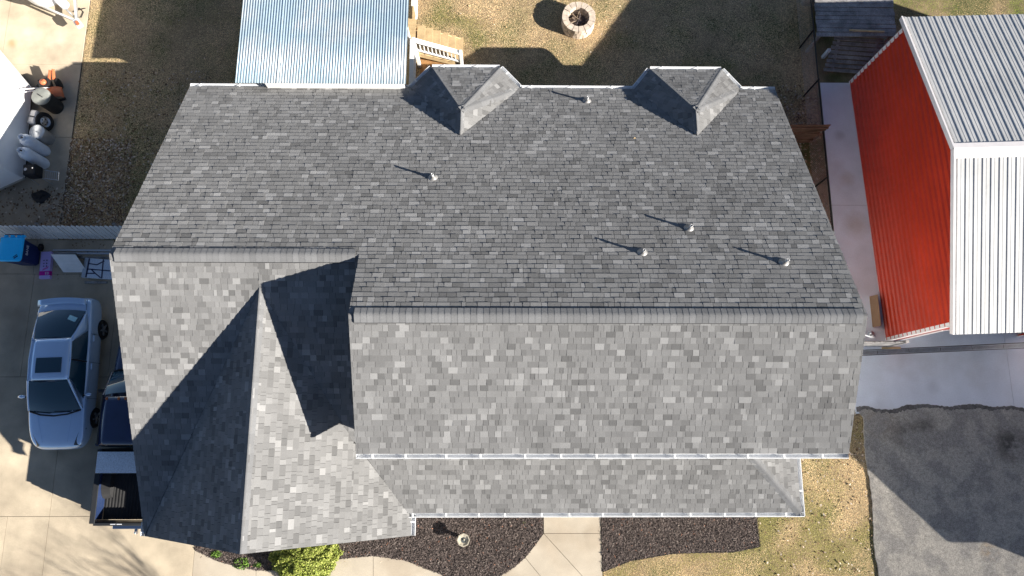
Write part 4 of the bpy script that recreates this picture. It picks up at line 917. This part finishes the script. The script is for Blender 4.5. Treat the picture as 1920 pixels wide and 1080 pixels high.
# ================================================================== CAMPERS AND THE ROW OF THINGS BESIDE THEM
cw = empty('cargo_trailer', (-16.2, 9.4, 0), 0, 'white box trailer with a slanted front at the left edge', 'trailer')
P = [(-15.72,11.15),(-19.6,15.4),(-22.2,12.0),(-18.9,6.2),(-15.52,7.95)]
MB().prism(P, .32, 2.15).build('body', 'camper_white', cw)
MB().prism([(p[0]+.1*(-18.5-p[0])/3, p[1]+.1*(11-p[1])/3) for p in P], .14, .315).build('chassis', 'truck_dark', cw)
MB().beam((-15.50,7.97,.36),(-18.9,6.18,.36), .03, .09).build('bumper', 'camper_grey', cw)
for x_, y_ in ((-17.6,9.1),(-18.6,13.4)): MB().lathe([(.18,-.1),(.33,-.1),(.35,0),(.33,.1),(.18,.1)], (x_,y_,.35), 20, 'x').build('wheel', 'rubber', cw, smooth=True)
ct = empty('camper', (-15.3, 14.6, 0), math.radians(38), 'white rounded camper with an A-frame hitch on the sunny pad', 'camper')
rows = []
for z, s_ in ((.45,.92),(.6,1.0),(1.35,1.0),(1.62,.93),(1.74,.78),(1.78,.5)):
    rows.append([(.95*s_*math.copysign(abs(math.cos(t))**.6, math.cos(t)), 1.6*s_*math.copysign(abs(math.sin(t))**.75, math.sin(t))+1.05, z) for t in [6.283*j/32 for j in range(32)]])
MB().grid(rows, True).poly(rows[0][::-1]).poly(rows[-1]).build('shell', 'camper_white', ct, local=True, smooth=True, subsurf=1)
for s in (1,-1): MB().beam((s*.6,-.2,.42),(0,-1.35,.42), .07, .09).build('hitch_arm', 'galv', ct, local=True)
MB().tube([(0,-1.05,.02),(0,-1.05,.8)], .035, 8).build('jack', 'galv', ct, local=True); MB().box(-.1,.1,-1.62,-1.3,.38,.5).build('coupler', 'white_paint', ct, local=True, bevel=.02)
MB().box(-.05,.05,-1.58,-1.42,.501,.54).build('latch', 'orange_paint', ct, local=True)
MB().lathe([(.15,.4),(.15,.75),(.1,.85),(.0,.88)], (.0,-.62,.06), 14).build('gas_bottle', 'camper_white', ct, local=True, smooth=True)
for s in (1,-1): MB().lathe([(.15,-.08),(.3,-.08),(.32,0),(.3,.08),(.15,.08)], (s*.86,1.3,.32), 20, 'x').build('wheel', 'rubber', ct, local=True, smooth=True)
o = MB().tube([(-14.9,14.15,.02),(-14.7,14.3,.02),(-14.55,14.15,.02),(-14.6,13.95,.02),(-14.8,13.95,.02),(-14.75,14.2,.04),(-14.5,14.3,.02)], .012, 6).build('coiled_cable', 'black_plastic', None); tag(o, 'dark cable coiled on the pad beside the camper hitch', 'cable')
# tiller
tl = empty('garden_tiller', (-15.12, 10.98, 0), math.radians(20), 'orange garden tiller with pale handlebars at the trailer corner', 'tiller')
rows = []
for j in range(13):
    t = math.radians(15+150*j/12); rows.append([(.36*math.cos(t)*1.1, -.26, .14+.30*math.sin(t)), (.36*math.cos(t)*1.1, .12, .14+.30*math.sin(t))])
MB().grid(rows).build('hood', 'orange_paint', tl, local=True, smooth=True, solid=.012)
MB().box(-.20,.14,.14,.46,.22,.50).build('engine', 'black_plastic', tl, local=True, bevel=.03); MB().lathe([(.10,0),(.10,.06),(.0,.09)], (-.02,.30,.50), 14).build('engine_cover', 'orange_paint', tl, local=True, smooth=True)
for s in (1,-1):
    MB().tube([(s*.10,.1,.42),(s*.2-.35,.0,.72),(s*.24-.78,-.04,.98)], .018, 8).build('handlebar', 'barn_trim', tl, local=True, smooth=True)
    MB().lathe([(.08,-.05),(.17,-.05),(.19,0),(.17,.05),(.08,.05)], (s*.30,.30,.19), 18, 'x').build('wheel', 'rubber', tl, local=True, smooth=True)
    MB().beam((s*.08+.15,.42,.3),(s*.05+.30,.72,.42), .05, .09).build('bumper_arm', 'orange_paint', tl, local=True)
MB().tube([(.0,-.24,.13),(.36,-.25,.12)], .05, 8).build('tine_shaft', 'black_metal', tl, local=True)
def lid_can(name, x, y, r, h, body_m, lid_m, label, cat, ribs=False):
    e = empty(name, (x, y, 0), 0, label, cat)
    prof_ = [(r*.86,0),(r*.9,.02),(r,h-.02),(r*1.02,h)]
    MB().lathe(prof_, (0,0,0), 28).build('body', body_m, e, local=True, smooth=True)
    MB().lathe([(r*1.06,h-.05),(r*1.07,h+.015),(r*.9,h+.04),(0,h+.055)], (0,0,0), 28, cap=False).build('lid', lid_m, e, local=True, smooth=True)
    MB().tube([(-.09,.06,h+.05),(-.03,.02,h+.085),(.03,-.02,h+.085),(.09,-.06,h+.05)], .012, 6).build('handle', 'black_plastic' if not ribs else 'galv', e, local=True)
    return e
lid_can('storage_drum', -15.03, 10.60, .275, .82, 'drum_black', 'drum_grey', 'black drum with a round grey lid in front of the tiller', 'drum')
lid_can('trash_can', -15.13, 9.45, .23, .62, 'galv', 'galv', 'galvanised metal trash can between the tub and the gas cylinders', 'trash can', True)
tu = empty('leaning_tub', (-15.33, 9.98, 0), math.radians(-8), 'silver grey plastic tub standing behind the spare wheel', 'tub')
MB().box(-.17,.10,-.25,.25,0,.62).build('tub', 'tub_silver', tu, local=True, bevel=.07); MB().tube([(-.13,.0,.63),(-.02,.0,.66),(.05,0,.63)], .014, 6).build('strap', 'black_plastic', tu, local=True)
sw = empty('spare_wheel', (-15.07, 9.93, 0), math.radians(-8), 'spare wheel with grey rim leaning against the silver tub', 'wheel')
sw.rotation_euler = (0, math.radians(-22), math.radians(-8))
ty = MB().lathe([(.17,-.09),(.29,-.09),(.315,-.05),(.315,.05),(.29,.09),(.17,.09)], (0,0,.32), 28, 'x', cap=False).build('tyre', 'rubber', sw, local=True, smooth=True)
MB().lathe([(.0,.03),(.05,.03),(.06,.05),(.13,.03),(.17,.06),(.185,.07)], (0,0,.32), 24, 'x', cap=False).build('rim', 'wheel_alloy', sw, local=True)
for k in range(5): t = 6.283*k/5; MB().lathe([(.02,.05),(.02,.062)], (0,.09*math.cos(t),.32+.09*math.sin(t)), 8, 'x').build('wheel_hole', 'black_plastic', sw, local=True)
for x_, y_, lab in ((-15.17,9.01,'grey propane cylinder beside the metal trash can'),(-15.14,8.57,'grey propane cylinder nearest the black smoker')):
    e = empty('propane_cylinder', (x_, y_, 0), 0, lab, 'gas cylinder', 'tall propane cylinders by the trailer')
    MB().lathe([(.15,0),(.15,.04),(.185,.08),(.19,.14),(.19,.98),(.175,1.06),(.13,1.12),(.07,1.15),(.0,1.16)], (0,0,0), 28).build('tank', 'propane', e, local=True, smooth=True)
    MB().lathe([(.095,1.12),(.095,1.25),(.087,1.25),(.087,1.12)], (0,0,0), 20, cap=False).build('collar', 'propane', e, local=True, smooth=True)
    MB().lathe([(.025,1.15),(.025,1.22),(.0,1.23)], (0,0,0), 10).build('valve', 'black_metal', e, local=True)
smk = empty('cabinet_smoker', (-15.05, 8.08, 0), math.radians(4), 'black smoker with round dial on a wire stand beside the cylinders', 'smoker')
MB().box(-.20,.20,-.19,.19,.45,.86).build('cabinet', 'black_plastic', smk, local=True, bevel=.05)
MB().lathe([(.05,.861),(.05,.875),(.035,.876)], (-.1,0,0), 16).build('dial', 'chrome', smk, local=True); MB().lathe([(.02,.861),(.02,.88)], (.12,.03,0), 10).build('knob', 'chrome', smk, local=True)
for a, b in (((-.18,-.17),(-.22,-.2)),((.18,-.17),(.22,-.2)),((-.18,.17),(-.22,.2)),((.18,.17),(.22,.2))): MB().tube([(a[0],a[1],.46),(b[0],b[1],0)], .012, 6).build('leg', 'galv', smk, local=True)
for a, b in (((.20,.12,.42),(.62,.06,.34)),((.20,-.15,.42),(.62,-.22,.34)),((.62,.06,.34),(.62,-.22,.34))): MB().tube([a, b], .012, 6).build('wire_shelf', 'galv', smk, local=True)
for k in range(6): MB().tube([(.25+.06*k,.11-.01*k,.41-.012*k),(.25+.06*k,-.16-.01*k,.41-.012*k)], .004, 4).build('wire', 'galv', smk, local=True)
dp = empty('black_cover', (-15.12, 7.45, 0), 0, 'crumpled black plastic cover on the pad below the smoker', 'cover')
rows = []
for j, (r, z) in enumerate(((.27,.0),(.26,.05),(.18,.09),(.08,.07),(.0,.08))): rows.append([(r*1.15*math.cos(t)*(1+.08*math.sin(3*t)), r*.8*math.sin(t)*(1+.1*math.cos(4*t)), z+.02*math.sin(5*t+j)*(r > .01)) for t in [6.283*k/20 for k in range(20)]])
MB().grid(rows, True).build('sheet', 'black_plastic', dp, local=True, smooth=True)
for k in range(3): MB().beam((-.1+.06*k,-.03,.10),(.02+.06*k,.05,.105), .03, .012).build('fold', 'bed_liner', dp, local=True)

# ================================================================== OUTSIDE THE FRAME: what shades the drive
nb = empty('neighbour_house', (24, -2.5, 0), 0, 'gabled neighbour house just beyond the right edge shading the asphalt', 'house')
gx, ya, yr, yb, ze, zr = 19.6, -5.72, -2.5, .75, 2.95, 5.55
MB().box(gx+.3,29,ya+.3,yb-.3,-.05,ze-.1).build('wall', 'siding', nb)
for (p, q) in (((ya,ze),(yr,zr)),((yb,ze),(yr,zr))):
    mb = MB(); A4 = [(gx,p[0],p[1]),(29.3,p[0],p[1]),(29.3,q[0],q[1]),(gx,q[0],q[1])]
    if p[0] > q[0]: A4 = A4[::-1]
    mb.poly(A4); mb.poly([(a[0],a[1],a[2]-.08) for a in A4][::-1])
    for k in range(4): a, b = A4[k], A4[(k+1) % 4]; mb.poly([(a[0],a[1],a[2]-.08),(b[0],b[1],b[2]-.08),b,a])
    mb.build('roof', 'cap', nb)
mb = MB(); P = [(gx+.3,ya+.3,ze-.15),(gx+.3,yr,zr-.12),(gx+.3,yb-.3,ze-.15)]; mb.poly(P); mb.poly([(p[0]+.12,p[1],p[2]) for p in P][::-1]); mb.build('gable_wall', 'siding', nb)
wn = MB().box(gx+.26,gx+.31,-3.3,-2.1,.9,2.1).build('window', 'white_paint', nb); MB().box(gx+.25,gx+.259,-3.22,-2.18,.98,2.02).build('pane', 'glass_dark', wn)
tr2 = empty('bare_tree', (-.5, -9.6, 0), 0, 'leafless tree south of the front walk throwing branch shadows on the drive', 'tree')
tk = MB(); br = MB(); rt = random.Random(5)
def grow(p, d, L, r, lev, mb):
    pts = [p]; rr = [r]; q = p.copy(); dd = d.copy()
    for k in range(4):
        dd = (dd+Vector((rt.uniform(-.16,.16), rt.uniform(-.16,.16), rt.uniform(-.02,.12)))).normalized(); q = q+dd*L/4; pts.append(q.copy()); rr.append(r*(1-.5*(k+1)/4))
    mb.tube(pts, rr, 6 if lev < 2 else 4, cap=False)
    if lev >= 5: return
    for k in range(3 if lev else 5):
        i = rt.choice((2,3,4)) if lev else rt.choice((3,4)); nd = (dd+Vector((rt.uniform(-1,1), rt.uniform(-1,1), rt.uniform(-.1,.6)))*.75).normalized()
        grow(pts[i], nd, L*rt.uniform(.55,.75), rr[i]*.62, lev+1, br)
grow(Vector((0,0,-.05)), Vector((0,0,1)), 3.6, .19, 0, tk)
tk.build('trunk', 'bark', tr2, local=True, smooth=True); br.build('crown', 'bark', tr2, local=True, smooth=True)
